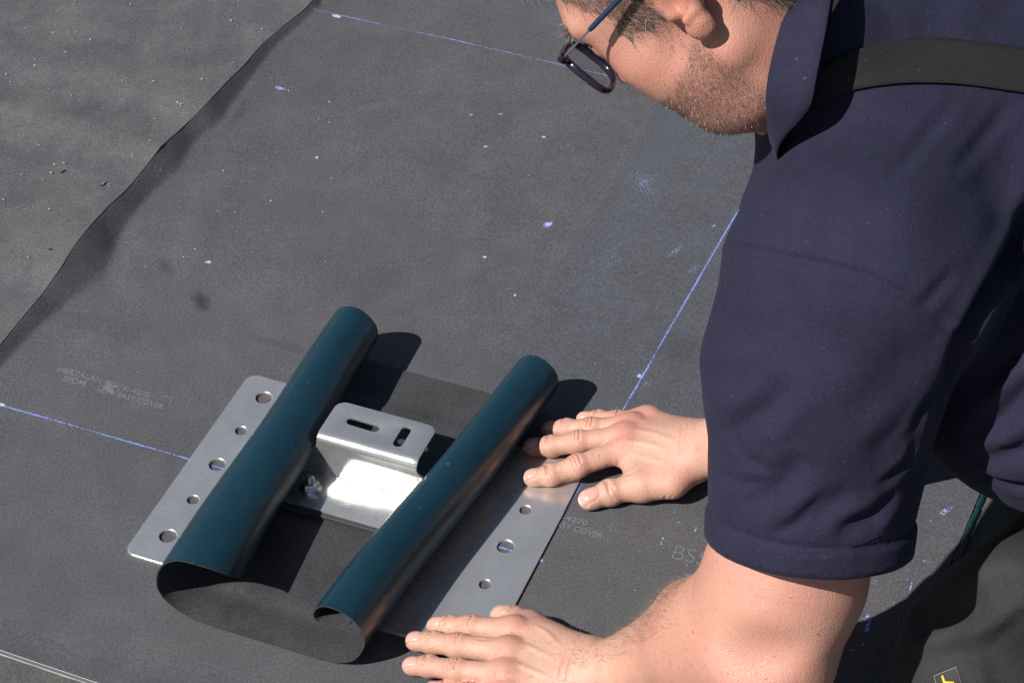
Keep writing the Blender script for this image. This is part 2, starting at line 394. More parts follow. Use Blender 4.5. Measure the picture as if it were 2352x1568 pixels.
bmesh.ops.triangle_fill(bm, edges=ee, use_beauty=True)
for sv in list(np.linspace(s1, s2, 8)) + list(np.linspace(s3, s4, 11)) + list(np.linspace(s2, s3, 5)[1:-1]):
    bmesh.ops.bisect_plane(bm, geom=bm.verts[:] + bm.edges[:] + bm.faces[:], plane_co=(0, sv, 0), plane_no=(0, 1, 0), dist=1e-6)
for v in bm.verts:
    bb, zz = bend(v.co.y); v.co = Vector(W(v.co.x, bb, zz))
bmesh.ops.recalc_face_normals(bm, faces=bm.faces)
f0 = max(bm.faces, key=lambda f: -f.calc_center_median().z)
if f0.normal.z < 0: bmesh.ops.reverse_faces(bm, faces=bm.faces)
brk = mesh_bm('bracket', bm, M_BRK, anchor, True)
md = brk.modifiers.new('thick', 'SOLIDIFY'); md.thickness = .003; md.offset = 1
md = brk.modifiers.new('edge', 'BEVEL'); md.width = .0005; md.segments = 2; md.limit_method = 'ANGLE'; md.angle_limit = math.radians(50)
brk.data.polygons.foreach_set('use_smooth', [True] * len(brk.data.polygons))
md = brk.modifiers.new('shade', 'EDGE_SPLIT'); md.split_angle = math.radians(40)
# pad under the foot
M_PAD, nt, b = newmat('rubber_pad', (.03, .03, .031), .7); n = N(nt); n.lk(n.bump(n.noise(900, 2), .5, .0005), b.inputs['Normal'])
slab('rubber_pad', lambda ins: [rrect(aL0 - .002, -.0385, aR0 + .002, .024, .001, ins)], .0062, .0122, .0008, M_PAD, anchor, lambda x, y, z: W(x, y, z))
# nut with flange and bolt end
def lathe(bm, c, prof, n=28, hexa=None):
    rows = []
    for r, z in prof:
        rows.append([bm.verts.new(Vector(c) + Vector((r * math.cos(2 * math.pi * k / n), r * math.sin(2 * math.pi * k / n), z))) for k in range(n)])
    for A, Bv in zip(rows[:-1], rows[1:]):
        for k in range(n): bm.faces.new((A[k], A[(k + 1) % n], Bv[(k + 1) % n], Bv[k]))
    bm.faces.new(rows[-1])
for aa, bb in ((.120, -.0065), (.2405, -.0065)):
    c = W(aa, bb, ZB + .003)
    bm = bmesh.new(); lathe(bm, c, [(.0125, 0), (.0125, .0012), (.0108, .0030), (.0095, .0034)], 32)
    nut = mesh_bm('nut', bm, M_NUT, anchor, False)
    bm = bmesh.new(); lathe(bm, c, [(.0105, .0030), (.0105, .0095), (.0092, .0108), (.0055, .0108)], 6)
    bmesh.ops.recalc_face_normals(bm, faces=bm.faces); mesh_bm('hexagon', bm, M_NUT, nut)
    bm = bmesh.new(); pr = []
    for k in range(6): pr += [(.0050, .010 + k * .0013), (.0043, .01065 + k * .0013)]
    pr += [(.0036, .0184), (.0022, .0185)]
    lathe(bm, c, pr, 20); mesh_bm('bolt_end', bm, M_NUT, nut)

# ------------------------------------------------------------------ cover sheet, both ends curled up
M_TEAL, nt, b = newmat('teal_face', (.008, .036, .055), .3, 0, .55); n = N(nt)
cl = n.noise(7, 4, .6); streak = n.noise(34, 4, .7, n.coord((1, .18, 1), (0, 0, YAW)), .3)
col = n.mix(n.map(cl, .3, .7, 0, 1), (.0050, .0245, .0400), (.0088, .0340, .0510))
scr = n.math('MULTIPLY', n.map(n.noise(160, 3, .7, None, 1.2), .66, .74, 0, 1), n.map(n.noise(11, 2), .45, .65, 0, 1)); col = n.mix(n.math('MULTIPLY', scr, .55), col, (.16, .25, .30))
dots = n.map(n.noise(420, 1, .4), .785, .82, 0, .55); col = n.mix(dots, col, (.20, .27, .30))
chk = n.math('MULTIPLY', n.map(n.noise(75, 4, .7, None, 1.5), .56, .66, 0, 1), n.map(n.noise(9, 1), .54, .62, 0, 1)); col = n.mix(n.math('MULTIPLY', chk, .55), col, (.12, .22, .50))
n.lk(col, b.inputs['Base Color']); n.lk(n.math('ADD', n.map(streak, .3, .7, .24, .38), n.math('MULTIPLY', scr, .2)), b.inputs['Roughness'])
n.lk(n.bump(n.noise(26, 3), .10, .004), b.inputs['Normal'])
M_FAB = membrane_mat('fabric_face', (.030, .029, .031), (.039, .038, .040), (.068, .068, .076), .30, .2, 5.5, 1.6)
profR_f = [(.2660, .0690), (.2600, .0635), (.2544, .0605), (.2395, .0570), (.2270, .0590), (.2228, .068), (.2272, .0795), (.2364, .0875), (.251, .0885), (.270, .0803), (.2791, .0676), (.2822, .0524), (.2801, .0382), (.272, .020), (.262, .0095), (.2514, .0045), (.240, .0012), (.225, .0006), (.16, .0006)]
profR_b = [(.318, .036), (.305, .0285), (.290, .0265), (.2787, .034), (.2735, .052), (.2787, .0672), (.291, .0788), (.307, .0787), (.322, .0676), (.3285, .0536), (.3265, .0365), (.3185, .019), (.306, .008), (.292, .0022), (.275, .0006), (.16, .0006)]
profL_f = [(.16, .0006), (.125, .0006), (.100, .0008), (.0744, .0040), (.050, .0185), (.0425, .0323), (.0411, .0423), (.0430, .0564), (.0490, .0720), (.0600, .0842), (.0740, .0918), (.0930, .0930), (.1100, .0888), (.1220, .0785), (.1275, .0645), (.1255, .0510), (.1180, .0410)]
profL_b = [(.16, .0006), (.110, .0006), (.090, .0020), (.072, .008), (.057, .019), (.047, .034), (.0435, .052), (.0470, .067), (.0603, .0798), (.0778, .0826), (.0925, .0735), (.1018, .060), (.1023, .0443), (.0985, .0325), (.091, .024)]
def prof_res(pr, nn):
    p = np.array(pr); 
    for _ in range(3):                                           # corner cutting keeps the curl round
        q = [p[0]]
        for a, b_ in zip(p[:-1], p[1:]): q += [a * .75 + b_ * .25, a * .25 + b_ * .75]
        q.append(p[-1]); p = np.array(q)
    s = np.r_[0, np.cumsum(np.linalg.norm(np.diff(p, axis=0), axis=1))]; t = np.linspace(0, s[-1], nn)
    return np.stack([np.interp(t, s, p[:, k]) for k in (0, 1)], 1)
NP = 130
front = np.vstack([prof_res(profR_f, NP), prof_res(profL_f, NP)[1:]]); back = np.vstack([prof_res(profR_b, NP), prof_res(profL_b, NP)[1:]])
TH = .0015; bs = np.r_[np.linspace(-.2195, -.175, 18), np.linspace(-.175, .2245, 50)[1:]]; NBL = len(bs)
Vt, Vb = [], []
for kb, bb in enumerate(bs):
    t = (bb - bs[0]) / (bs[-1] - bs[0]); tt = .75 * t + .25 * t * t * (3 - 2 * t)
    pr = front * (1 - tt) + back * tt
    lift = .0034 * sstep(-.176, -.158, np.array([bb]))[0] * (1 - sstep(.150, .168, np.array([bb]))[0])
    flat = np.exp(-((pr[:, 1]) / .012) ** 2)
    z = pr[:, 1] + lift * flat + .0004 + .0016 * flat * (1 - sstep(.0, .03, np.abs(np.array([bb + .2]))))[0]
    wav = .0012 * math.sin(bb * 21 + 1.0) * np.clip(z / .05, 0, 1)
    aa = pr[:, 0] + wav
    tg = np.gradient(np.stack([aa, z], 1), axis=0); tg /= np.linalg.norm(tg, axis=1)[:, None] + 1e-9
    nn = np.stack([tg[:, 1], -tg[:, 0]], 1)                      # profile runs right -> left: this is the inner / upper side
    e_ = np.minimum(np.r_[np.cumsum(np.hypot(np.diff(aa), np.diff(z))[::-1])[::-1], 0], .080); db = (.080 - np.sqrt(np.maximum(.0064 - (.080 - e_) ** 2, 0))) * max(0., 1 - (bb - bs[0]) / .15)
    for (a_, z_), m_, d_ in zip(np.stack([aa, z], 1), nn, db):
        Vb.append(W(a_, bb + d_, z_)); Vt.append(W(a_ + m_[0] * TH, bb + d_, z_ + m_[1] * TH))
npf = len(front); Vs = np.vstack([Vt, Vb]); F1 = gridfaces(NBL, npf); nt_ = NBL * npf
F2 = F1[:, ::-1] + nt_
def rim(idx): 
    idx = np.array(idx); return np.stack([idx[:-1], idx[1:], idx[1:] + nt_, idx[:-1] + nt_], 1)
rims = np.vstack([rim(range(npf)), rim(range((NBL - 1) * npf, NBL * npf))[:, ::-1], rim(np.arange(NBL) * npf)[:, ::-1], rim(np.arange(NBL) * npf + npf - 1)])
sheet = mesh_np('cover_sheet', Vs, np.vstack([F1, F2, rims]), None, mats=[M_FAB, M_TEAL])
mi = np.r_[np.zeros(len(F1), int), np.ones(len(F2), int), np.zeros(len(rims), int)]; sheet.data.polygons.foreach_set('material_index', mi.astype(np.int32))
bm = bmesh.new(); bm.from_mesh(sheet.data); bmesh.ops.recalc_face_normals(bm, faces=bm.faces); bm.to_mesh(sheet.data); bm.free()
md = sheet.modifiers.new('shade', 'EDGE_SPLIT'); md.split_angle = math.radians(50)
tag(sheet, 'rubber cover sheet with both ends curled into glossy dark teal rolls over the steel plate', 'rubber sheet')

# ------------------------------------------------------------------ implicit surfaces (for body and clothes)
class Field:
    def __init__(s, lo, hi, h):
        s.lo = np.array(lo, np.float32); s.h = h; s.n = (np.ceil((np.array(hi) - lo) / h)).astype(int) + 1
        s.ax = [s.lo[i] + np.arange(s.n[i], dtype=np.float32) * h for i in range(3)]
        s.v = np.full(s.n, .2, np.float32)
    def sub(s, lo, hi):
        sl = []
        for i in range(3):
            a = int(np.clip(np.floor((lo[i] - s.lo[i]) / s.h), 0, s.n[i] - 1)); b = int(np.clip(np.ceil((hi[i] - s.lo[i]) / s.h) + 1, 1, s.n[i])); sl.append(slice(a, max(b, a)))
        return tuple(sl)
    def xyz(s, sl): return s.ax[0][sl[0]][:, None, None], s.ax[1][sl[1]][None, :, None], s.ax[2][sl[2]][None, None, :]
    def add(s, pr, k=.004, op='u'):
        m = k + .012; sl = s.sub(pr['lo'] - m, pr['hi'] + m)
        if any(q.stop - q.start < 1 for q in sl): return
        d = pr['f'](*s.xyz(sl)); s.v[sl] = comb(s.v[sl], d, k, op)
def comb(a, b, k, op):
    if op == 'u':
        if k <= 0: return np.minimum(a, b)
        h = np.maximum(k - np.abs(a - b), 0) / k; return np.minimum(a, b) - h * h * k * .25
    if op == 's':                                               # cut b out of a
        b = -b
    if k <= 0: return np.maximum(a, b)
    h = np.maximum(k - np.abs(a - b), 0) / k; return np.maximum(a, b) + h * h * k * .25
f32 = np.float32
def cone(a, b, r1, r2, sq=None):
    """tapered capsule; sq=(direction, factor) flattens it along a direction"""
    a = np.asarray(a, float); b = np.asarray(b, float); ba = b - a; l2 = float(ba @ ba) + 1e-12
    def f(X, Y, Z):
        x, y, z = X - f32(a[0]), Y - f32(a[1]), Z - f32(a[2])
        t = np.clip((x * f32(ba[0]) + y * f32(ba[1]) + z * f32(ba[2])) / f32(l2), 0, 1)
        x = x - t * f32(ba[0]); y = y - t * f32(ba[1]); z = z - t * f32(ba[2])
        q = x * x + y * y + z * z
        if sq is not None:
            n_ = np.asarray(sq[0]) / np.linalg.norm(sq[0]); e = x * f32(n_[0]) + y * f32(n_[1]) + z * f32(n_[2]); q = q + e * e * f32(sq[1] ** 2 - 1)
        return np.sqrt(q) - (f32(r1) + t * f32(r2 - r1))
    r = max(r1, r2)
    return dict(f=f, lo=np.minimum(a, b) - r, hi=np.maximum(a, b) + r)
def ell(c, rad, ax=None):
    """ellipsoid; ax = 3 unit axes as rows"""
    c = np.asarray(c, float); R = np.eye(3) if ax is None else np.asarray(ax, float); rad = np.asarray(rad, float)
    def f(X, Y, Z):
        x, y, z = X - f32(c[0]), Y - f32(c[1]), Z - f32(c[2]); k0 = k1 = 0
        for i in range(3):
            e = x * f32(R[i, 0]) + y * f32(R[i, 1]) + z * f32(R[i, 2]); k0 = k0 + (e / f32(rad[i])) ** 2; k1 = k1 + (e / f32(rad[i] ** 2)) ** 2
        k0 = np.sqrt(k0); k1 = np.sqrt(k1) + f32(1e-9); return k0 * (k0 - 1) / k1
    ext = np.sqrt(((R * rad[:, None]) ** 2).sum(0))
    return dict(f=f, lo=c - ext, hi=c + ext)
def nets(F, smooth=1):
    v, h = F.v, F.h; s = v < 0; n = np.array(v.shape) - 1
    c = np.zeros(n, np.int8)
    for i in (0, 1):
        for j in (0, 1):
            for k in (0, 1): c += s[i:i + n[0], j:j + n[1], k:k + n[2]]
    act = (c > 0) & (c < 8); I = np.argwhere(act); idx = np.full(n, -1, np.int32); idx[act] = np.arange(len(I))
    acc = np.zeros((len(I), 3), np.float32); cnt = np.zeros(len(I), np.float32)
    for ax in range(3):
        o1, o2 = [q for q in range(3) if q != ax]
        for p in (0, 1):
            for q in (0, 1):
                A = I.copy(); A[:, o1] += p; A[:, o2] += q; Bq = A.copy(); Bq[:, ax] += 1
                va = v[A[:, 0], A[:, 1], A[:, 2]]; vb = v[Bq[:, 0], Bq[:, 1], Bq[:, 2]]; m = (va < 0) != (vb < 0)
                t = np.where(m, va / np.where(m, va - vb, 1), 0); pos = (A - I).astype(np.float32); pos[:, ax] += t
                acc[m] += pos[m]; cnt[m] += 1
    V = (I + acc / cnt[:, None]) * h + F.lo
    quads = []
    for ax in range(3):
        o1, o2 = (ax + 1) % 3, (ax + 2) % 3
        sl0 = [slice(1, n[q]) for q in range(3)]; sl0[ax] = slice(0, n[ax]); sl1 = list(sl0); sl1[ax] = slice(1, n[ax] + 1)
        m = s[tuple(sl0)] != s[tuple(sl1)]; E = np.argwhere(m); fl = s[tuple(sl0)][m]
        base = E.copy(); base[:, o1] += 1; base[:, o2] += 1
        def id_(d1, d2):
            q = base.copy(); q[:, o1] -= d1; q[:, o2] -= d2; return idx[q[:, 0], q[:, 1], q[:, 2]]
        q4 = np.stack([id_(1, 1), id_(0, 1), id_(0, 0), id_(1, 0)], 1); q4[~fl] = q4[~fl][:, ::-1]; quads.append(q4)
    Q = np.vstack(quads)
    for _ in range(smooth): V = relax(V, Q, .5)
    return V, Q
def relax(V, Q, w_=.5):
    S_ = np.zeros_like(V); c = np.zeros(len(V), np.float32)
    for a, b in ((0, 1), (1, 2), (2, 3), (3, 0)):
        for x, y in ((a, b), (b, a)):
            for k in range(3): S_[:, k] += np.bincount(Q[:, x], V[Q[:, y], k], len(V)).astype(np.float32)
            c += np.bincount(Q[:, x], minlength=len(V)).astype(np.float32)
    return V * (1 - w_) + w_ * S_ / np.maximum(c, 1)[:, None]
def normals(V, Q):
    fn = np.cross(V[Q[:, 2]] - V[Q[:, 0]], V[Q[:, 3]] - V[Q[:, 1]]); Nn = np.zeros_like(V)
    for a in range(4):
        for k in range(3): Nn[:, k] += np.bincount(Q[:, a], fn[:, k], len(V))
    return Nn / (np.linalg.norm(Nn, axis=1)[:, None] + 1e-12)
def unit(v): v = np.asarray(v, float); return v / np.linalg.norm(v)

# ------------------------------------------------------------------ the man: joints
UPZ = np.array([0, 0, 1.])
S_L = P(1968, 640, .555); E_L = P(1772, 1488, .22); W_L = P(*zc4(1330, 580), .040)
S_R = np.array([.33, .045, .55]); E_R = P(2090, 965, .185); W_R = P(*zc3(2030, 480), .040)
NECK = P(1901, 118, .635)
# finger joints: (x, y) measured on the photograph's crops, height; base -> tip
FR = dict(index=[(1590, 475, .030), (1285, 583, .0245), (1115, 640, .0155), (1000, 655, .0125)],
          middle=[(1580, 400, .033), (1290, 432, .0265), (1120, 458, .0165), (1000, 460, .0125)],
          ring=[(1620, 330, .031), (1370, 345, .0250), (1215, 348, .0160), (1110, 352, .0120)],
          pinky=[(1730, 285, .027), (1530, 292, .0190), (1420, 285, .0125), (1325, 285, .0095)],
          thumb=[(1880, 700, .028), (1690, 700, .022), (1490, 752, .0150), (1360, 792, .0125)])
FL = dict(index=[(880, 345, .034), (610, 322, .0255), (485, 318, .0165), (395, 312, .0125)],
          middle=[(850, 480, .036), (530, 437, .0265), (375, 417, .0165), (262, 405, .0125)],
          ring=[(830, 620, .034), (520, 592, .0245), (350, 566, .0140), (240, 562, .0105)],
          pinky=[(830, 745, .029), (590, 735, .0195), (460, 720, .0120), (370, 712, .0095)],
          thumb=[(1130, 420, .028), (985, 325, .020), (880, 275, .0130), (808, 248, .0100)])
RAD = dict(index=(.0134, .0122, .0112, .0096), middle=(.0135, .0124, .0113, .0097), ring=(.0127, .0116, .0106, .0092), pinky=(.0113, .0101, .0091, .0081), thumb=(.0160, .0142, .0138, .0115))
def hand_pts(FG, zc): return {k: [P(*zc(x, y), z) for x, y, z in v] for k, v in FG.items()}
HR, HL = hand_pts(FR, zc3), hand_pts(FL, zc4)

def build_hand(F, H, wrist, fore_dir):
    """union the hand into field F (which already holds the forearm)"""
    pal = np.mean([H[k][0] for k in ('index', 'middle', 'ring', 'pinky')], 0); across = unit(H['index'][0] - H['pinky'][0])
    ids = ('index', 'middle', 'ring', 'pinky')
    lo = np.min([p for k in H for p in H[k]] + [wrist], 0) - .04; hi = np.max([p for k in H for p in H[k]] + [wrist], 0) + .04
    sl = F.sub(lo, hi); XYZ = F.xyz(sl); palm = F.v[sl].copy()
    def un(d, k): nonlocal palm; palm = comb(palm, d, k, 'u')
    for i, k in enumerate(ids):
        m = H[k][0]; wr = wrist + across * (.016 - .011 * i) + np.array([0, 0, .001])
        un(cone(wr, m - UPZ * .004, .0185, .0138)['f'](*XYZ), .018)
    # fleshy pads, thumb side and little-finger side
    th = H['thumb']
    un(cone(wrist + across * .012 - UPZ * .010, th[1] - UPZ * .003, .017, .0150)['f'](*XYZ), .020)
    un(cone(wrist - across * .014 - UPZ * .012, H['pinky'][0] - UPZ * .008, .015, .011)['f'](*XYZ), .018)
    un(cone(th[0] * .6 + wrist * .4, (H['index'][0] * .55 + th[1] * .45) - UPZ * .004, .0150, .0100)['f'](*XYZ), .020)
    # knuckles and extensor tendons
    for i, k in enumerate(ids):
        m = H[k][0]; un(ell(m + UPZ * (.0068 if k != 'pinky' else .005), (.0090, .0090, .0058))['f'](*XYZ), .012)
        wr = wrist + across * (.012 - .008 * i) + UPZ * .0135
        un(cone(m + UPZ * .0080, m * .35 + wr * .65, .0030, .0022)['f'](*XYZ), .006)
    res = palm
    for k in H:
        p = H[k]; r = RAD[k]; d = None
        for j in range(3):
            e = cone(p[j], p[j + 1], r[j] * (.96 if j else 1), r[j + 1] * .97)['f'](*XYZ); d = e if d is None else comb(d, e, .006, 'u')
        for j in (1, 2):                                       # joint swellings
            ax_ = unit(p[j + 1] - p[j - 1]); lat = unit(np.cross(ax_, UPZ)); up = np.cross(lat, ax_)
            e = ell(p[j] + up * .0006, (r[j] * .95, r[j] * 1.02, r[j] * .99), (ax_, lat, up))['f'](*XYZ); d = comb(d, e, .006, 'u')
        ax_ = unit(p[3] - p[2]); lat = unit(np.cross(ax_, UPZ)); up = np.cross(lat, ax_)   # pad of the tip
        d = comb(d, ell(p[3] - up * .0010 - ax_ * .003, (r[3] * 1.25, r[3] * 1.04, r[3] * .92), (ax_, lat, up))['f'](*XYZ), .005, 'u')
        # creases over the joints
        for j, offs in ((1, (-.0040, .0005, .0045)), (2, (-.0012, .0018))):
            ax_ = unit(p[j + 1] - p[j - 1]); lat = unit(np.cross(ax_, UPZ)); up = np.cross(lat, ax_)
            for q, o in enumerate(offs):
                c = p[j] + ax_ * o + up * (r[j] * 1.09 + .0006); wl = r[j] * (.72 - .12 * abs(q - 1.))
                d = comb(d, cone(c - lat * wl - up * .0030 + ax_ * .001, c, .0008, .0008)['f'](*XYZ), .0022, 's'); d = comb(d, cone(c, c + lat * wl - up * .0030 + ax_ * .0012, .0008, .0008)['f'](*XYZ), .0022, 's')
        kk = .011 if k != 'thumb' else .016
        res = np.minimum(res, comb(palm, d, kk, 'u'))
    F.v[sl] = res
    # nothing goes below what the hand presses on
    Z = XYZ[2]; F.v[sl] = comb(F.v[sl], (f32(.0008) - Z) + 0 * F.v[sl], .003, 'i')

def nails(H):
    out = []
    for k in H:
        p = H[k]; r = RAD[k]; ax_ = unit(p[3] - p[2]); lat = unit(np.cross(ax_, UPZ)); up = np.cross(lat, ax_); sgn = 1.0
        out.append((p[3] + ax_ * (r[3] * .10) + up * r[3] * .62, ax_, lat, up, r[3] * (.90 if k != 'thumb' else 1.05), r[3] * (.80 if k != 'thumb' else .86)))
    return out
def finish_skin(V, Q, Hs):
    """nail relief and colour masks"""
    nm = np.zeros(len(V), np.float32); red = np.zeros(len(V), np.float32); pale = np.zeros(len(V), np.float32)
    Nn = normals(V, Q)
    for H in Hs:
        for c, ax_, lat, up, ra, rb in nails(H):
            d = V - c; x = d @ ax_; y = d @ lat; z = d @ up
            e = (np.abs(x) / ra) ** 3.2 + (np.abs(y) / rb) ** 3.2; near = (np.abs(z) < .007) & (Nn @ up > .05) & (e < 4)
            m = near & (e < 1); nm[m] = np.maximum(nm[m], 1 - np.clip((e[m] - .75) / .25, 0, 1) ** 2)
            rimm = near & (e > .8) & (e < 1.5) & (x < ra * .8)
            V[rimm] -= Nn[rimm] * .0006; V[m] += Nn[m] * .0002
            lun = near & (e < 1) & (x > ra * .80); pale[lun] = 1
        for k in H:
            for j, s_ in ((0, .020), (1, .0125), (2, .009), (3, .011)):
                dd = np.linalg.norm(V - (H[k][j] + UPZ * .006), axis=1); red += (.75, .8, .35, .55)[j] * np.exp(-(dd / s_) ** 2).astype(np.float32)
    return nm, np.clip(red, 0, 1.2), pale
from mathutils.bvhtree import BVHTree
def bvh(V, Q): return BVHTree.FromPolygons([tuple(v) for v in V.tolist()], Q.tolist())
def hit(tree, u, v, default=None):
    d = ray(u, v); r = tree.ray_cast(Vector(CC), Vector(d).normalized())
    return (np.array(r[0]), np.array(r[1])) if r[0] is not None else (None, None)
def on(tree, pts, step=12):
    """polyline given as picture points -> points on the surface"""
    out = []
    for (u0, v0), (u1, v1) in zip(pts[:-1], pts[1:]):
        m = max(2, int(math.hypot(u1 - u0, v1 - v0) / step))
        for k in range(m):
            t = k / m; h, _ = hit(tree, u0 + (u1 - u0) * t, v0 + (v1 - v0) * t)
            if h is not None: out.append(h)
    h, _ = hit(tree, *pts[-1])
    if h is not None: out.append(h)
    return np.array(out)
def fold(V, Nn, line, amp, wd, side=.35, taper=True):
    """press a fold (amp < 0) or raise a ridge along a 3D line"""
    if len(line) < 2: return V
    lo, hi = line.min(0) - wd * 4, line.max(0) + wd * 4; m = np.where(((V > lo) & (V < hi)).all(1))[0]
    if not len(m): return V
    best = np.full(len(m), 9., np.float32); par = np.zeros(len(m), np.float32); X = V[m]
    for k, (a, b) in enumerate(zip(line[:-1], line[1:])):
        ba = b - a; t = np.clip(((X - a) @ ba) / (ba @ ba + 1e-12), 0, 1); d = np.linalg.norm(X - a - t[:, None] * ba, axis=1)
        c = d < best; best[c] = d[c]; par[c] = (k + t[c]) / (len(line) - 1)
    env = np.maximum(np.sin(np.pi * np.clip(par, .0, 1)), 0) ** .6 if taper else 1.0
    prof = amp * np.exp(-(best / wd) ** 2) - amp * side * np.exp(-((best - 1.9 * wd) / (wd * .9)) ** 2)
    V[m] += Nn[m] * (prof * env)[:, None]; return V
def carve(V, Q, zc, items):
    """skin creases (negative) and veins (positive) along lines on the surface"""
    tr_ = bvh(V, Q); Nn = normals(V, Q)
    for p, a, w_ in items: V = fold(V, Nn, on(tr_, [zc(*q) for q in p], 4), a, w_, .25)
    return V
# left arm, elbow and hand
HQ = .0014
def chain(F, pts, k=.02):
    for (p, r), (q, r2) in zip(pts[:-1], pts[1:]): F.add(cone(p, q, r, r2), k)
A1, A2, A3, A4 = P(1465, 1531, .066), P(1635, 1476, .158), P(1752, 1482, .212), P(1803, 1325, .268)
FLd = Field(np.array([-.125, -.70, 0.]), np.array([.36, -.30, .36]), HQ)
fdL = unit(A1 - W_L)
FLd.add(cone(W_L - fdL * .004, A1, .0280, .0335, (UPZ, 1.10)), .01)
FLd.add(cone(A1, A2, .0335, .0550), .02); FLd.add(cone(A2, A3, .0550, .0530), .03)
FLd.add(cone(A3, A4, .0545, .0695), .050); FLd.add(ell(P(1682, 1416, .205), (.040, .038, .040)), .045); FLd.add(cone(A4, S_L, .0695, .0710), .03)
FLd.add(ell(P(1826, 1534, .196), (.029, .029, .029)), .03)                                   # point of the elbow
FLd.add(ell(P(1722, 1512, .259), (.034, .014, .016)), .034, 's')                            # dimple beside it
FLd.add(cone(P(1500, 1475, .082), P(1590, 1408, .140), .020, .034), .03)                     # brachioradialis
build_hand(FLd, HL, W_L, fdL)
VL, QL = nets(FLd); del FLd
VL = carve(VL, QL, zc4, [([(1250, 440), (1200, 525), (1168, 640)], -.0016, .0020), ([(1275, 470), (1232, 560), (1218, 670)], -.0013, .0018), ([(1000, 300), (1090, 350), (1180, 440)], .0010, .0026), ([(900, 545), (1000, 590), (1120, 640)], .0009, .0026), ([(940, 420), (1040, 470), (1150, 520)], .0008, .0026), ([(740, 400), (700, 396), (640, 392)], -.0010, .0016), ([(1560, 430), (1700, 420), (1850, 330)], .0008, .003), ([(800, 575), (790, 640), (820, 660)], -.0008, .002)])
nmL = finish_skin(VL, QL, [HL])
# right arm and hand
FRd = Field(np.array([-.02, -.165, 0.]), np.array([.48, .15, .31]), HQ)
fdR = unit(E_R - W_R)
FRd.add(cone(W_R - fdR * .006, W_R + fdR * .05, .0320, .0340, (UPZ, 1.08)), .01); FRd.add(cone(W_R + fdR * .05, W_R + fdR * .16, .0340, .0480), .02)
FRd.add(cone(W_R + fdR * .16, E_R, .0480, .0480), .03); FRd.add(cone(E_R, S_R, .0500, .0640), .02)
build_hand(FRd, HR, W_R, fdR)
VR, QR = nets(FRd); del FRd
VR = carve(VR, QR, zc3, [([(1952, 320), (1932, 420), (1948, 540)], -.0014, .0020), ([(1988, 300), (1962, 400), (1985, 560)], -.0011, .0018), ([(1665, 600), (1620, 628), (1555, 645)], -.0014, .0020), ([(1540, 545), (1548, 610)], -.0012, .0016), ([(1470, 575), (1482, 620)], -.0010, .0014), ([(1560, 420), (1700, 435), (1840, 475)], .0010, .0030), ([(1650, 350), (1780, 378), (1910, 430)], .0010, .0030), ([(1620, 500), (1720, 530), (1850, 560)], .0007, .0028), ([(1840, 770), (1832, 815)], -.0010, .0014), ([(1880, 765), (1872, 810)], -.0008, .0014), ([(1475, 690), (1490, 760), (1525, 800)], -.0010, .0014), ([(1500, 690), (1520, 745)], -.0008, .0012)])
nmR = finish_skin(VR, QR, [HR])

# ------------------------------------------------------------------ head: built in its own frame (forward, up, left), millimetres
hf, hu, hl = (np.array(v) for v in ((-.69, -.50, -.52), (-.66, .73, .17), (-.29, -.46, .84)))
hu = unit(hu - hf * (hu @ unit(hf)) / 1.0); hf = unit(hf); hl = unit(hl - hf * (hl @ hf) - hu * (hl @ hu))
camM = np.stack([_rt, _up, -_fw])                                # rows: camera axes in the world
HF, HU, HLt = hf @ camM, hu @ camM, hl @ camM
HSC = 1.12e-3; HD = 2.10
HC = CC + HD * ray(1601, -68)
def hw(f, u, l): return HC + (HF * f + HU * u + HLt * l) * HSC
HAX = np.stack([HF, HU, HLt])
FH = Field(HC - np.array([.17, .17, .20]), HC + np.array([.24, .16, .17]), .0015)
def h_el(c, r, k=.01, op='u', rot=None, sides=(1, -1)):
    for sd_ in (sides if c[2] else (1,)):
        ax = HAX if rot is None else np.stack([sum(rot[i][j] * (HAX[j] * (sd_ if j == 2 else 1)) for j in range(3)) for i in range(3)])
        FH.add(ell(hw(c[0], c[1], c[2] * sd_), np.array(r) * HSC, ax), k, op)
def h_co(a, b, r1, r2, k=.01, op='u', sq=None):
    for sd_ in ((1, -1) if (a[2] or b[2]) else (1,)):
        FH.add(cone(hw(a[0], a[1], a[2] * sd_), hw(b[0], b[1], b[2] * sd_), r1 * HSC, r2 * HSC, sq), k, op)
h_el((-14, 44, 0), (98, 82, 75)); h_el((26, 34, 0), (82, 62, 66), .03)                      # skull
h_el((40, -18, 0), (52, 72, 56), .03)                                                       # face
h_el((62, -22, 40), (26, 22, 22), .02)                                                      # cheek bone
h_el((58, -46, 32), (24, 30, 24), .025)                                                     # cheek
h_el((62, -58, 0), (24, 26, 30), .02)                                                       # mouth mass
h_co((2, -56, 50), (50, -92, 26), 19, 17, .03); h_el((60, -92, 0), (18, 16, 24), .02)      # jaw, chin
h_el((24, -62, 0), (48, 40, 54), .03); h_el((24, -92, 0), (40, 24, 42), .03); h_el((18, -104, 16), (34, 22, 32), .03)                # under the jaw
h_el((66, 14, 0), (38, 34, 50), .03); h_co((99, 27, 8), (86, 29, 44), 9, 10, .015)                                                # brow
h_el((103, 3, 33), (15, 13, 18), .012, 's'); h_el((84, 4, 33), (13.5, 13, 14), .004)         # socket, lids
h_co((98, 10, 0), (106, -24, 0), 7, 10, .015); h_el((98, -30, 11), (10, 8, 7), .008)       # nose
h_co((84, -54, 0), (74, -57, 22), 6, 4, .008); h_co((83, -66, 0), (74, -64, 20), 6.5, 4, .008)
h_co((88, -60, 0), (74, -60.5, 26), 2, 1.5, .004, 's')
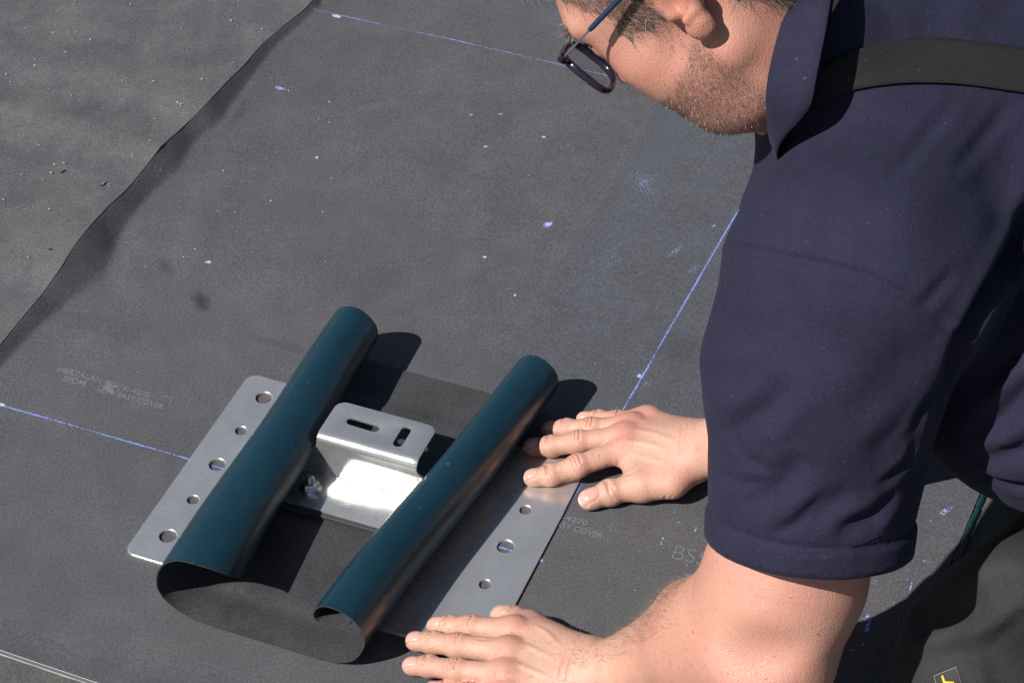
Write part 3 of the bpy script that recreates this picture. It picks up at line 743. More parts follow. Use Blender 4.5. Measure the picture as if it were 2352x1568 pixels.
# neck towards the collar
nb = NECK + np.array([.02, 0, -.02])
FH.add(cone(hw(-22, -25, 0), nb, .062, .066), .035); FH.add(cone(hw(4, -70, 0), nb + np.array([-.02, 0, -.05]), .048, .056), .035)
# ears: shell, rim, lobe, hollow
er = ((.97, .22, 0.), (-.20, .93, .30), (.07, -.30, .95))
h_el((-8, 8, 80), (19, 33, 8), .006, 'u', er)
h_co((-22, 2, 88), (-26, 28, 92), 4, 4, .005); h_co((-26, 28, 92), (-8, 40, 91), 4, 4, .005); h_co((-22, 2, 88), (-12, -20, 82), 4.5, 6, .006)
h_el((-6, -26, 80), (12, 12, 7.5), .006, 'u', er)                                           # lobe
h_el((-6, 10, 89), (10, 16, 7), .005, 's', er); h_el((-2, -2, 88), (8, 10, 9), .005, 's', er)
h_co((8, 4, 77), (7, -6, 78), 5, 5, .006)                                                   # tragus
h_co((-13, -12, 87), (-3, -15, 86), 3.5, 3.5, .004)
VH, QH = nets(FH, 2); del FH
hp = ((VH - HC) @ HAX.T) / HSC                                   # vertex positions in the head frame

# coarse trunk so that the figure is whole under the shirt
FT = Field(np.array([.10, -.60, .25]), np.array([1.15, .32, .85]), .008)
TS = unit((1, .02, .03)); TL = unit(S_L - S_R); TL = unit(TL - TS * (TL @ TS)); TD = np.cross(TL, TS); TD = TD if TD[2] > 0 else -TD
TAX = np.stack([TS, TL, TD])
T0 = (S_L + S_R) / 2 * .5 + NECK * .5
TRUNK = [(T0 + TS * .09 - TD * .055, (.155, .165, .105)), (T0 + TS * .22 - TD * .05, (.20, .175, .125)), (T0 + TS * .42 - TD * .06, (.20, .165, .125)), (T0 + TS * .60 - TD * .07, (.17, .17, .125))]
for c, r in TRUNK: FT.add(ell(c, np.array(r) - .012, TAX), .06)
FT.add(cone(NECK, T0 + TS * .1 - TD * .04, .06, .08), .05)
for s_, e_ in ((S_L, A3), (S_R, E_R)): FT.add(cone(s_, T0 + TS * .08 - TD * .03, .066, .085), .05); FT.add(cone(s_, s_ + (e_ - s_) * .25, .066, .062), .03)
VT, QT = nets(FT, 1); del FT

# ------------------------------------------------------------------ skin
M_SKIN, nt, b = newmat('skin', (.5, .28, .2), .48, 0, .45); n = N(nt)
at = n.attr('tone'); sep = n.new('ShaderNodeSeparateColor'); n.lk(at.outputs['Color'], sep.inputs[0]); at2 = n.attr('mask'); sep2 = n.new('ShaderNodeSeparateColor'); n.lk(at2.outputs['Color'], sep2.inputs[0])
blot = n.noise(28, 4, .6); fine = n.noise(170, 3, .6); pore = n.noise(900, 2, .6)
col = n.mix(n.map(blot, .32, .68, 0, 1), (.52, .322, .232), (.52, .282, .208))
col = n.mix(n.math('MULTIPLY', sep.outputs[0], n.map(fine, .25, .7, .5, 1)), col, (.50, .185, .140))             # flushed skin
col = n.mix(n.map(n.noise(11, 3, .6, None, .6), .48, .70, 0, .45), col, (.50, .225, .170))
col = n.mix(sep2.outputs[0], col, (.45, .195, .138))                                                            # weathered face and neck
col = n.mix(n.map(n.noise(95, 3, .6), .60, .74, 0, .55), col, (.42, .19, .125))                                 # mottling
col = n.mix(n.map(n.noise(240, 1, .4, None), .735, .775, 0, .75), col, (.26, .10, .06))                         # freckles
col = n.mix(n.math('MULTIPLY', sep.outputs[2], n.map(n.noise(420, 3, .8), .30, .62, .25, 1)), col, (.085, .055, .045))   # stubble tone; on the scalp, follicles and painted hair shadow
nail = n.mix(sep2.outputs[1], (.58, .33, .275), (.68, .56, .48))
col = n.mix(sep.outputs[1], col, nail)
n.lk(col, b.inputs['Base Color'])
n.lk(n.mix(sep.outputs[1], n.map(fine, .3, .7, .42, .56), (.26, .26, .26)), b.inputs['Roughness'])
b.inputs['Subsurface Weight'].default_value = .12; b.inputs['Subsurface Radius'].default_value = (1.0, .35, .18); b.inputs['Subsurface Scale'].default_value = .006
cr = n.new('ShaderNodeTexVoronoi'); cr.feature = 'DISTANCE_TO_EDGE'; cr.inputs['Scale'].default_value = 420; n.lk(n.coord(), cr.inputs['Vector'])
hgt = n.math('ADD', n.math('MULTIPLY', n.map(cr.outputs['Distance'], 0, .25, 0, 1), .5), n.math('ADD', n.math('ADD', n.math('MULTIPLY', pore, .5), n.math('MULTIPLY', n.noise(1, 3, .6, n.coord((480, 130, 130))), 1.3)), n.math('MULTIPLY', fine, .8)))
inv = n.math('SUBTRACT', 1.0, sep.outputs[1])
bp = n.new('ShaderNodeBump'); bp.inputs['Distance'].default_value = .0011; n.lk(hgt, bp.inputs['Height']); n.lk(n.math('MULTIPLY', inv, .36), bp.inputs['Strength']); n.lk(bp.outputs[0], b.inputs['Normal'])

person = empty('person', (float(T0[0] + .2), float(T0[1]), 0), 'person in navy short-sleeved shirt kneeling and pressing both hands on the steel plate', 'person')
offs = np.cumsum([0, len(VL), len(VR), len(VH)]); VB = np.vstack([VL, VR, VH, VT]); QB = np.vstack([QL, QR + offs[1], QH + offs[2], QT + offs[3]])
tone = np.zeros((len(VB), 4), np.float32); mask = np.zeros((len(VB), 4), np.float32); tone[:, 3] = mask[:, 3] = 1
for o, V_, (nm, rd, pl) in ((0, VL, nmL), (offs[1], VR, nmR)):
    tone[o:o + len(V_), 0] = np.clip(rd * .7 + (.55 * sstep(.02, .16, (V_ - W_L) @ unit(A2 - W_L)) if V_ is VL else .08), 0, 1); tone[o:o + len(V_), 1] = nm; mask[o:o + len(V_), 1] = pl
f_, u_, l_ = hp.T; al = np.abs(l_)
vn = lambda sc_, sd_: np.array([mnoise.noise(Vector((x * sc_ + sd_, y * sc_, z * sc_))) for x, y, z in hp], np.float32)
jag = vn(.06, 0) * 14
beard = sstep(8, -8, (u_ + 42 + (f_ - 30) * .42 + jag * .5)) * sstep(-6, 14, f_ + (u_ + 60) * -.1) * sstep(-128, -104, u_ + 0)
beard = np.clip(beard + sstep(0, 1, (sstep(4, 14, f_) * sstep(48, 36, f_ + jag * .4) * sstep(30, 12, u_) * sstep(-50, -30, u_)) * .35 * (al > 50)), 0, 1)
beard *= 1 - sstep(60, 80, f_) * sstep(-50, -40, u_)
o = offs[2]; tone[o:o + len(VH), 2] = beard * .66
away = ~((al > 76) & (np.abs(f_ + 6) < 30) & (u_ > -44) & (u_ < 46))
vj = vn(.1, 4)
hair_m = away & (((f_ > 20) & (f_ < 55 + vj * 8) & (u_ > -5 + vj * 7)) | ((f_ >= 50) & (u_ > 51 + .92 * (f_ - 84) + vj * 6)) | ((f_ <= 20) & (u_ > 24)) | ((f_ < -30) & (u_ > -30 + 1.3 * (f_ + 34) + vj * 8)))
tone[o:o + len(VH), 2] = np.maximum(tone[o:o + len(VH), 2], hair_m * .85)  # dark scalp tint: follicles and hair shadow painted into the skin colour
mask[o:o + len(VH), 0] = .70 + .35 * np.clip(vn(.03, 5), -1, 1)
ear = np.exp(-(((f_ + 8) / 24) ** 2 + ((u_ - 4) / 44) ** 2 + ((al - 84) / 12) ** 2) * 1.0); tone[o:o + len(VH), 0] = np.clip(ear * .9 + .7 * np.exp(-(((f_ - 55) / 26) ** 2 + ((u_ + 30) / 24) ** 2)) + .5 * np.exp(-((f_ + 20) / 50) ** 2 - ((u_ + 75) / 35) ** 2), 0, 1)
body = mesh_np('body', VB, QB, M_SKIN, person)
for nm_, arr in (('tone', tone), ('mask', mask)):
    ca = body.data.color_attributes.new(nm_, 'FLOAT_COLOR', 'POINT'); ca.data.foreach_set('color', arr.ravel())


# ------------------------------------------------------------------ clothes
def keep(V, Q, mv):
    """drop faces whose vertices are all outside the mask"""
    Qk = Q[mv[Q].all(1)]; used = np.unique(Qk); mp = np.full(len(V), -1); mp[used] = np.arange(len(used)); return V[used], mp[Qk]

M_SHIRT, nt, b = newmat('navy_jersey', (.012, .012, .026), .85, 0, .2); n = N(nt)
wv = n.noise(560, 3, .7); md_ = n.noise(30, 4, .6); col = n.mix(n.map(md_, .3, .7, 0, 1), (.0114, .0107, .0252), (.0156, .0147, .0330))
col = n.mix(n.map(wv, .40, .75, 0, .75), col, (.025, .0252, .050)); lint = n.map(n.noise(330, 1, .3), .79, .82, 0, .4); col = n.mix(lint, col, (.13, .13, .17))
n.lk(col, b.inputs['Base Color']); b.inputs['Sheen Weight'].default_value = .06; b.inputs['Sheen Roughness'].default_value = .4; b.inputs['Sheen Tint'].default_value = (.55, .58, .85, 1)
_n1 = n.bump(n.noise(10, 6, .62, n.coord((1, 1, 1), (.5, .4, .6)), 1.4), .22, .010)
n.lk(n.bump(n.math('ADD', wv, n.math('MULTIPLY', n.noise(90, 3), 2.0)), .35, .0012, _n1), b.inputs['Normal'])

SH = [(P(1948, 640, .540), .106), (P(1893, 850, .468), .106), (P(1858, 1225, .322), .0915)]
cc = CC + 2.13 * ray(1822, 138); RC = .081
Fs = Field(np.array([.12, -.66, .10]), np.array([1.05, .32, .84]), .0034)
for c, r in TRUNK: Fs.add(ell(c, r, TAX), .06)
BELLY = [(np.array([.635, -.350, .400]), (.26, .160, .165)), (np.array([.510, -.325, .425]), (.15, .14, .160))]
for c, r in BELLY: Fs.add(ell(c, r, TAX), .05)
Fs.add(cone(NECK + np.array([.035, 0, -.03]), T0 + TS * .12 - TD * .03, .080, .10), .05)
Fs.add(cone(cc + (NECK - cc) * .22 + np.array([.012, .01, 0]), NECK + np.array([.02, 0, -.02]), .072, .092), .03)
Fs.add(cone(S_L + np.array([0, .02, .0]), T0 + TS * .08 - TD * .02, .095, .105), .06); Fs.add(cone(S_R, T0 + TS * .08 - TD * .02, .088, .10), .05)
chestL = P(1820, 520, .50); Fs.add(cone(chestL, T0 + TS * .1 - TD * .06, .050, .10), .05)
Fs.add(cone(SH[0][0], S_L + TS * .02, .100, .100), .04)
Fs.add(cone(SH[0][0], SH[1][0], SH[0][1], SH[1][1]), .020); Fs.add(cone(SH[1][0], SH[2][0], SH[1][1], SH[2][1]), .020)
ext = SH[2][0] + (SH[2][0] - SH[1][0]) * .35; Fs.add(cone(SH[2][0], ext, SH[2][1], .0945), .01)
sr_end = S_R + (E_R - S_R) * .62; Fs.add(cone(S_R, sr_end + (E_R - S_R) * .2, .088, .086), .03)
# openings: both sleeves, neck, waist
hem_n = unit(SH[2][0] - SH[1][0] + np.array([0, -.01, 0])); hem_p = P(1858, 1257, .322)
Xs, Ys, Zs = Fs.xyz(tuple(slice(0, q) for q in Fs.n))
hemd = (Xs - f32(hem_p[0])) * f32(hem_n[0]) + (Ys - f32(hem_p[1])) * f32(hem_n[1]) + (Zs - f32(hem_p[2])) * f32(hem_n[2])
near_sleeve = np.sqrt((Xs - f32(hem_p[0])) ** 2 + (Ys - f32(hem_p[1])) ** 2 + (Zs - f32(hem_p[2])) ** 2) - f32(.175)
Fs.v = np.maximum(Fs.v, np.minimum(hemd, -near_sleeve))
hr_n = unit(E_R - S_R); hemr = (Xs - f32(sr_end[0])) * f32(hr_n[0]) + (Ys - f32(sr_end[1])) * f32(hr_n[1]) + (Zs - f32(sr_end[2])) * f32(hr_n[2])
nr2 = np.sqrt((Xs - f32(sr_end[0])) ** 2 + (Ys - f32(sr_end[1])) ** 2 + (Zs - f32(sr_end[2])) ** 2) - f32(.15); Fs.v = np.maximum(Fs.v, np.minimum(hemr, -nr2)); del nr2, hemr, near_sleeve
VS, QS = nets(Fs, 1); del Fs
dh = (VS - hem_p) @ hem_n; nearh = np.linalg.norm(VS - hem_p, axis=1) < .17
dr = (VS - sr_end) @ hr_n; nearr = np.linalg.norm(VS - sr_end, axis=1) < .14
VS, QS = keep(VS, QS, ~((dh > -.0022) & nearh) & ~((dr > -.0022) & nearr) & (VS[:, 0] < 1.02))
def rim_flat(V, Q, p, nn, rad, lev):
    ed = np.sort(np.vstack([Q[:, [0, 1]], Q[:, [1, 2]], Q[:, [2, 3]], Q[:, [3, 0]]]), 1); ue, ct = np.unique(ed, axis=0, return_counts=True); bv = np.unique(ue[ct == 1])
    bv = bv[np.linalg.norm(V[bv] - p, axis=1) < rad]; d = (V[bv] - p) @ nn; V[bv] -= np.outer(d - lev, nn).astype(np.float32); return V
VS = rim_flat(VS, QS, hem_p, hem_n, .17, -.0010); VS = rim_flat(VS, QS, sr_end, hr_n, .14, -.0010)
NS = normals(VS, QS); tree = bvh(VS, QS)
FOLDS = [([(2155, 255), (2071, 330), (1986, 450), (1935, 540)], -.0050, .020), ([(2352, 337), (2268, 394), (2205, 475), (2150, 560)], -.0045, .018), ([(2400, 230), (2300, 300), (2230, 350)], -.004, .016),
         ([(2180, 20), (2148, 50), (2110, 90)], -.004, .012), ([(2330, -10), (2290, 40), (2240, 85)], -.004, .012), ([(2050, 235), (1960, 330), (1880, 430)], -.003, .018),
         ([(2420, 420), (2352, 520), (2296, 619), (2246, 710), (2204, 788), (2175, 880)], -.012, .012), ([(2420, 600), (2352, 696), (2296, 809), (2239, 879)], -.009, .011),
         ([(2420, 720), (2352, 795), (2300, 850), (2253, 900)], -.006, .012), ([(2420, 850), (2352, 900), (2296, 963), (2225, 1020)], -.007, .011), ([(2420, 1010), (2340, 1040), (2230, 1060)], -.006, .012), ([(2420, 1130), (2340, 1120), (2240, 1090)], -.005, .009),
         ([(1852, 1050), (1775, 1128), (1700, 1158)], -.0040, .012), ([(1960, 1120), (1862, 1191), (1800, 1225)], -.0035, .011), ([(2060, 1130), (2002, 1190), (1920, 1222)], -.0055, .010),
         ([(1628, 975), (1684, 992), (1768, 935), (1830, 870)], -.0045, .013), ([(1612, 740), (1680, 760), (1760, 740)], -.002, .014), ([(1620, 860), (1690, 870), (1750, 850)], -.002, .014),
         ([(2130, 900), (2060, 1000), (1990, 1060)], -.004, .016), ([(1700, 600), (1740, 680), (1745, 760)], .002, .02), ([(2090, 760), (2040, 880), (1960, 980)], -.0025, .02), ([(2150, 800), (2110, 930), (2060, 1040)], .003, .016)]
FOLDS += [([(1680, 1010), (1720, 1060), (1790, 1080)], -.0022, .007), ([(1640, 1090), (1700, 1110), (1770, 1100)], -.0022, .007), ([(2120, 960), (2080, 1060), (2010, 1130)], -.0030, .007), ([(2150, 870), (2100, 980), (2060, 1050)], -.0028, .007), ([(1900, 1130), (1830, 1200), (1770, 1230)], -.0022, .006), ([(1700, 640), (1650, 690), (1625, 760)], -.0022, .008), ([(1740, 420), (1720, 480), (1700, 540)], -.0025, .008), ([(1850, 330), (1800, 400), (1760, 450)], -.0020, .009), ([(2200, 620), (2140, 680), (2110, 720)], -.0022, .007), ([(2330, 230), (2250, 330), (2180, 400)], -.0022, .008), ([(2200, 230), (2120, 320), (2040, 420)], -.0022, .008)]
lines = [(on(tree, p), a, w_) for p, a, w_ in FOLDS]
SEAM_S = [(1655, 566), (1768, 584), (1895, 608), (1986, 633), (2071, 675), (2134, 710), (2176, 745), (2204, 788)]
seam_line = on(tree, SEAM_S)
for q_, (ln, a, w_) in enumerate(lines): VS = fold(VS, NS, ln, a * (.62 if q_ < 6 else 1.3), w_ * (1.25 if q_ < 6 else .85))
VS = fold(VS, NS, seam_line, -.0030, .0042, .25, False)
# seeded soft rumple
rum = np.array([mnoise.noise(Vector((x * 9, y * 9, z * 9))) * .0030 + mnoise.noise(Vector((x * 24 + 5, y * 24, z * 24))) * .0012 for x, y, z in VS.tolist()], np.float32)
VS += NS * rum[:, None]
# turned hem of the sleeve: a band with a stitched step
dh = (VS - hem_p) @ hem_n; nearh = np.linalg.norm(VS - hem_p, axis=1) < .17
VS += NS * (nearh * (.0022 * sstep(-.030, -.026, dh) - .0030 * np.exp(-((dh + .0285) / .0035) ** 2)))[:, None].astype(np.float32)
shirt = mesh_np('shirt', VS, QS, M_SHIRT, person); shirt['label'] = 'navy short-sleeved jersey shirt'
md = shirt.modifiers.new('cloth', 'SOLIDIFY'); md.thickness = .0018; md.offset = -1
tree = bvh(VS, QS)
def stitches(line, pitch, ln_, name):
    V, Fq = [], []; s = np.r_[0, np.cumsum(np.linalg.norm(np.diff(line, axis=0), axis=1))]; q = 0
    while q + ln_ < s[-1]:
        a = np.array([np.interp(q, s, line[:, k]) for k in range(3)]); b_ = np.array([np.interp(q + ln_, s, line[:, k]) for k in range(3)]); r = tree.find_nearest(Vector((a + b_) / 2))
        nn = np.array(r[1]); d = unit(b_ - a); sd_ = np.cross(d, nn) * .0004; k0 = len(V); a = np.array(tree.find_nearest(Vector(a))[0]); b_ = np.array(tree.find_nearest(Vector(b_))[0])
        V += [a - sd_ + nn * .0002, b_ - sd_ + nn * .0002, b_ + nn * .0006, a + nn * .0006, b_ + sd_ + nn * .0002, a + sd_ + nn * .0002]; Fq += [[k0, k0 + 1, k0 + 2, k0 + 3], [k0 + 3, k0 + 2, k0 + 4, k0 + 5]]; q += pitch
    o = mesh_np(name, V, Fq, M_THREAD, shirt, False); o['kind'] = 'stuff'; return o
M_THREAD, _, _ = newmat('thread', (.015, .015, .034), .7)
stitches(on(tree, [(u + 8, v - 16) for u, v in SEAM_S[:-1]]), .0042, .0026, 'stitching')
HEM_S = [(1660, 1228), (1700, 1246), (1747, 1258), (1828, 1270), (1897, 1268), (1985, 1244), (2047, 1214), (2072, 1190)]
stitches(on(tree, HEM_S), .0042, .0026, 'stitching')

# collar: a soft band round the neck
cam_v = lambda x, y, z: _rt * x + _up * y - _fw * z
e1 = unit(cam_v(-.33, -.13, .935)); e2 = unit(cam_v(-.16, -.985, 0)); e2 = unit(e2 - e1 * (e1 @ e2)); axc = np.cross(e1, e2); axc = axc if axc @ (HC - NECK) > 0 else -axc
V = []; NT, nsec = 97, 0
for k in range(NT):
    th = 2 * math.pi * k / (NT - 1); dr_ = e1 * math.cos(th) + e2 * math.sin(th)
    cw = .033 * (.55 + .45 * math.cos(th - .1)) + .010 * (1 if True else 0); cw *= 1 - .80 * sstep(.25, .95, np.array([math.sin(th)]))[0]
    wob_ = .0025 * math.sin(3 * th + 1) + .0015 * math.sin(7 * th)
    sec = [(-.0045, -cw), (-.0045, -.004), (-.003, .0), (.0, .0012), (.0035, .0), (.0065, -.005), (.0095, -cw * .4), (.0125, -cw * .75), (.0150, -cw), (.0135, -cw - .0012), (.0110, -cw)]
    nsec = len(sec)
    for r_, a_ in sec: V.append(cc + dr_ * (RC + wob_ + r_) + axc * (a_ + .003 * math.sin(2 * th)))
collar = mesh_np('collar', V, gridfaces(NT, nsec), M_SHIRT, shirt)

# elastic brace over the shoulder
M_STRAP, nt, b = newmat('elastic', (.018, .019, .017), .8, 0, .3); n = N(nt)
rib = n.noise(260, 3, .6, n.coord((1, 6, 1))); col = n.mix(n.map(rib, .35, .7, 0, 1), (.0085, .0088, .0080), (.0155, .0160, .0145)); col = n.mix(n.map(n.noise(300, 1, .3), .78, .81, 0, .5), col, (.18, .18, .17))
n.lk(col, b.inputs['Base Color']); n.lk(n.bump(rib, .4, .0008), b.inputs['Normal'])
top = [(1874, 172), (1895, 148), (1958, 116), (2042, 98), (2155, 91), (2352, 116), (2560, 150), (2800, 205), (3200, 320)]; bot = [(1863, 253), (1888, 232), (1937, 211), (1986, 204), (2071, 195), (2200, 197), (2380, 222), (2560, 258), (2800, 315), (3200, 440)]
def poly_res(p, m):
    p = np.array(p, float); s = np.r_[0, np.cumsum(np.linalg.norm(np.diff(p, axis=0), axis=1))]; t = np.linspace(0, s[-1], m); return np.stack([np.interp(t, s, p[:, k]) for k in (0, 1)], 1)
mt, mb = poly_res(top, 60), poly_res(bot, 60); V = []; rows = 0
for a_, b_ in zip(mt, mb):
    row = []
    for t in np.linspace(0, 1, 9):
        h, nn = hit(tree, *(a_ * (1 - t) + b_ * t)); row.append(None if h is None else (h, nn))
    if any(r is None for r in row): continue
    nav = unit(sum(r[1] for r in row)); rows += 1
    for j, (h, nn) in enumerate(row): V.append(h + nav * .0034)
V = np.array(V).reshape(rows, 9, 3)
for _ in range(3): V[1:-1] = (V[:-2] + V[1:-1] * 2 + V[2:]) / 4
strap = mesh_np('brace_strap', V.reshape(-1, 3), gridfaces(rows, 9), M_STRAP, person); strap['label'] = 'dark olive elastic brace strap over the shoulder'
md = strap.modifiers.new('thick', 'SOLIDIFY'); md.thickness = .0014; md.offset = 1

# trousers: kneeling legs
M_TRS, nt, b = newmat('work_cotton', (.016, .016, .0165), .82, 0, .3); n = N(nt)
tw = n.noise(800, 2, .6); col = n.mix(n.map(n.noise(22, 4), .3, .7, 0, 1), (.016, .016, .017), (.027, .027, .028)); col = n.mix(n.map(tw, .5, .75, 0, .6), col, (.06, .06, .062)); n.lk(col, b.inputs['Base Color'])
n.lk(n.bump(n.math('ADD', tw, n.math('MULTIPLY', n.noise(60, 4), 2.5)), .4, .0015), b.inputs['Normal'])
KL = P(2236, 1532, .105); HIPL = np.array([.86, -.25, .46]); HIPR = np.array([.86, .02, .50]); KR = np.array([.56, .12, .10])
Ft = Field(np.array([.30, -.72, -.002]), np.array([1.25, .28, .72]), .006)
for K_, H_ in ((KL, HIPL), (KR, HIPR)):
    md_k = K_ * .55 + H_ * .45
    Ft.add(cone(K_, md_k, .072, .085), .03); Ft.add(cone(md_k, H_, .085, .105), .04); foot = K_ + np.array([.46, .0, 0]); foot[2] = .075
    Ft.add(cone(K_ - UPZ * .03, foot, .070, .050), .035)
Ft.add(cone(HIPL, HIPR, .13, .13), .06); Ft.add(cone((HIPL + HIPR) / 2, np.array([.78, -.13, .53]), .14, .14), .06)
Ft.add(cone(P(2190, 1440, .14), P(2330, 1350, .22), .040, .050), .04)
Zt = Ft.ax[2][None, None, :]; Ft.v = comb(Ft.v, (f32(.001) - Zt) + 0 * Ft.v, .006, 'i')
VTr, QTr = nets(Ft, 1); del Ft
NTr = normals(VTr, QTr); tr_tree = bvh(VTr, QTr)
for p, a, w_ in (([(2345, 1385), (2280, 1415), (2250, 1435), (2194, 1457), (2151, 1473), (2110, 1480)], .0035, .008), ([(2300, 1425), (2236, 1475), (2246, 1515), (2258, 1566)], .0035, .008), ([(2120, 1420), (2200, 1395), (2300, 1350)], -.005, .014)):
    VTr = fold(VTr, NTr, on(tr_tree, p), a, w_, .3, False)
rum = np.array([mnoise.noise(Vector((x * 12, y * 12, z * 12))) * .004 for x, y, z in VTr.tolist()], np.float32); VTr += NTr * rum[:, None]
VTr[:, 2] = np.maximum(VTr[:, 2], .0008)
Fb = Field(np.array([.75, -.75, -.002]), np.array([1.30, .30, .22]), .005)
for K_ in (KL, KR):
    an_ = K_ + np.array([.44, 0, 0]); an_[2] = .085; he = an_ + np.array([.07, 0, .045]); to = an_ + np.array([.095, 0, -.055])
    Fb.add(cone(an_ - np.array([.05, 0, 0]), an_ + np.array([.03, 0, 0]), .062, .058), .02); Fb.add(cone(he, to, .042, .044), .03)
Fb.v = comb(Fb.v, (f32(.001) - Fb.ax[2][None, None, :]) + 0 * Fb.v, .004, 'i'); VBo, QBo = nets(Fb, 1); del Fb
M_BOOT, nt, b = newmat('boot_leather', (.03, .026, .022), .55); n = N(nt); n.lk(n.bump(n.noise(120, 4), .4, .002), b.inputs['Normal'])
_mid = (KL[1] + KR[1]) / 2
for s_ in (-1, 1):
    Vq, Qq = keep(VBo.copy(), QBo, (VBo[:, 1] - _mid) * s_ > 0); mesh_np('boot', Vq, Qq, M_BOOT, person)
trs = mesh_np('trousers', VTr, QTr, M_TRS, person); trs['label'] = 'black cotton work trousers'
tr_tree = bvh(VTr, QTr)
def patch(poly, off, mat, name, parent, nseg=10):
    """quad given by 4 picture corners laid onto the trousers"""
    V = []; A_, B_, C_, D_ = [np.array(q, float) for q in poly]
    for i in range(nseg + 1):
        for j in range(nseg + 1):
            s_, t = i / nseg, j / nseg; q = (A_ * (1 - s_) + B_ * s_) * (1 - t) + (D_ * (1 - s_) + C_ * s_) * t
            h, nn = hit(tr_tree, *q); V.append((h + unit(nn) * off) if h is not None else (V[-1] if V else KL))
    return mesh_np(name, V, gridfaces(nseg + 1, nseg + 1, True), mat, parent)
M_PB, _, _ = newmat('patch_border', (.16, .16, .15), .8); M_PK, _, _ = newmat('patch_black', (.012, .012, .013), .6); M_PY, _, _ = newmat('patch_yellow', (.75, .42, .02), .5)
pt = patch([(2146, 1550), (2197, 1529), (2218, 1600), (2166, 1622)], .0016, M_PB, 'logo_patch', trs); pt['label'] = 'black patch with yellow mark'
patch([(2148.2, 1550.8), (2196, 1531), (2216.5, 1599), (2167, 1620)], .0021, M_PK, 'patch_face', trs); patch([(2164.5, 1549.5), (2168.5, 1548.5), (2173, 1562.5), (2167.5, 1563)], .0028, M_PY, 'patch_mark', trs, 3)
patch([(2167.5, 1561.5), (2192, 1563.5), (2193.5, 1570), (2169.5, 1568.5)], .0027, M_PY, 'patch_mark', trs, 3); patch([(2187, 1566), (2193.5, 1566), (2199, 1590), (2193, 1592)], .0029, M_PY, 'patch_mark', trs, 3); patch([(2169, 1567), (2174.5, 1567), (2181, 1592), (2175, 1594)], .0029, M_PY, 'patch_mark', trs, 3)

# ------------------------------------------------------------------ hair
def strands(name, roots, dirs, lens, rad, cols, parent, bend=None, segs=3):
    roots, dirs, lens = np.asarray(roots), np.asarray(dirs), np.asarray(lens); m = len(roots)
    dirs = dirs / (np.linalg.norm(dirs, axis=1)[:, None] + 1e-9); bend = np.zeros_like(dirs) if bend is None else bend
    s1_ = np.cross(dirs, [.3, .5, .81]); s1_ /= np.linalg.norm(s1_, axis=1)[:, None] + 1e-9; s2_ = np.cross(dirs, s1_)
    V = np.zeros((m, segs + 1, 3, 3), np.float32)
    for k in range(segs + 1):
        t = k / segs; c = roots + dirs * (lens * t)[:, None] + bend * (lens * t * t)[:, None]; r = rad * (1 - .75 * t)
        for q in range(3):
            an = 2 * math.pi * q / 3; V[:, k, q] = c + (s1_ * math.cos(an) + s2_ * math.sin(an)) * np.atleast_1d(r)[:, None]
    base = (np.arange(m) * (segs + 1) * 3)[:, None]; fs = []
    for k in range(segs):
        for q in range(3):
            q2 = (q + 1) % 3; fs.append(np.stack([base[:, 0] + k * 3 + q, base[:, 0] + k * 3 + q2, base[:, 0] + (k + 1) * 3 + q2, base[:, 0] + (k + 1) * 3 + q], 1))
    o = mesh_np(name, V.reshape(-1, 3), np.vstack(fs), M_HAIR, parent)
    ca = o.data.color_attributes.new('hue', 'FLOAT_COLOR', 'POINT'); cc_ = np.repeat(np.c_[cols, np.ones(m)], (segs + 1) * 3, 0).astype(np.float32)
    ca.data.foreach_set('color', cc_.ravel()); o['kind'] = 'stuff'; return o
M_HAIR, nt, b = newmat('hair_strands', (.05, .04, .03), .5, 0, .4); n = N(nt); n.lk(n.attr('hue').outputs['Color'], b.inputs['Base Color'])
rng = np.random.default_rng(3)
NH = normals(VH, QH)
def pick(mask_, m):
    ids = np.where(mask_)[0]; return rng.choice(ids, m) if len(ids) else np.zeros(0, int)
def huemix(m, table):
    k = rng.choice(len(table), m, p=[t[0] for t in table]); return np.array([t[1] for t in table])[k] * rng.uniform(.75, 1.2, (m, 1))
HUES = [(.40, (.045, .034, .026)), (.35, (.13, .115, .10)), (.25, (.34, .32, .30))]
k = pick(hair_m, 24000); comb_d = np.where((f_[k] > 12)[:, None], -HU * .75 - HF * .55, -HU * .9 + HF * .05) ; jit = rng.normal(0, .33, (len(k), 3))
strands('hair', VH[k] - NH[k] * .0008, NH[k] * .38 + comb_d + jit, rng.uniform(.010, .019, len(k)) * (1 + .4 * (u_[k] > 50)), .00020, huemix(len(k), HUES), person, -NH[k] * .25 + rng.normal(0, .25, (len(k), 3)))
# a grey forelock hanging over the brow
fl_r, fl_d = [], []
for q in range(26):
    u0 = rng.uniform(1168, 1215); a = CC + 2.12 * ray(u0, -60); e = CC + 2.13 * ray(u0 + rng.uniform(0, 62), rng.uniform(-6, 26)); fl_r.append(a); fl_d.append(e - a)
fl_d = np.array(fl_d); strands('hair', np.array(fl_r), fl_d, np.linalg.norm(fl_d, axis=1), .00016, huemix(26, [(.3, (.13, .115, .10)), (.7, (.42, .40, .37))]), person, rng.normal(0, .22, (26, 3)))
# stubble
bm_ = beard > .25; k = pick(bm_, 5200); k = k[rng.random(len(k)) < beard[k] + .1]
strands('stubble', VH[k] - NH[k] * .0004, NH[k] * .8 - HU * .45 + HF * .25 + rng.normal(0, .35, (len(k), 3)), rng.uniform(.0018, .0042, len(k)), .00017, huemix(len(k), [(.74, (.045, .033, .026)), (.14, (.16, .12, .09)), (.12, (.50, .46, .41))]), person, None, 1)
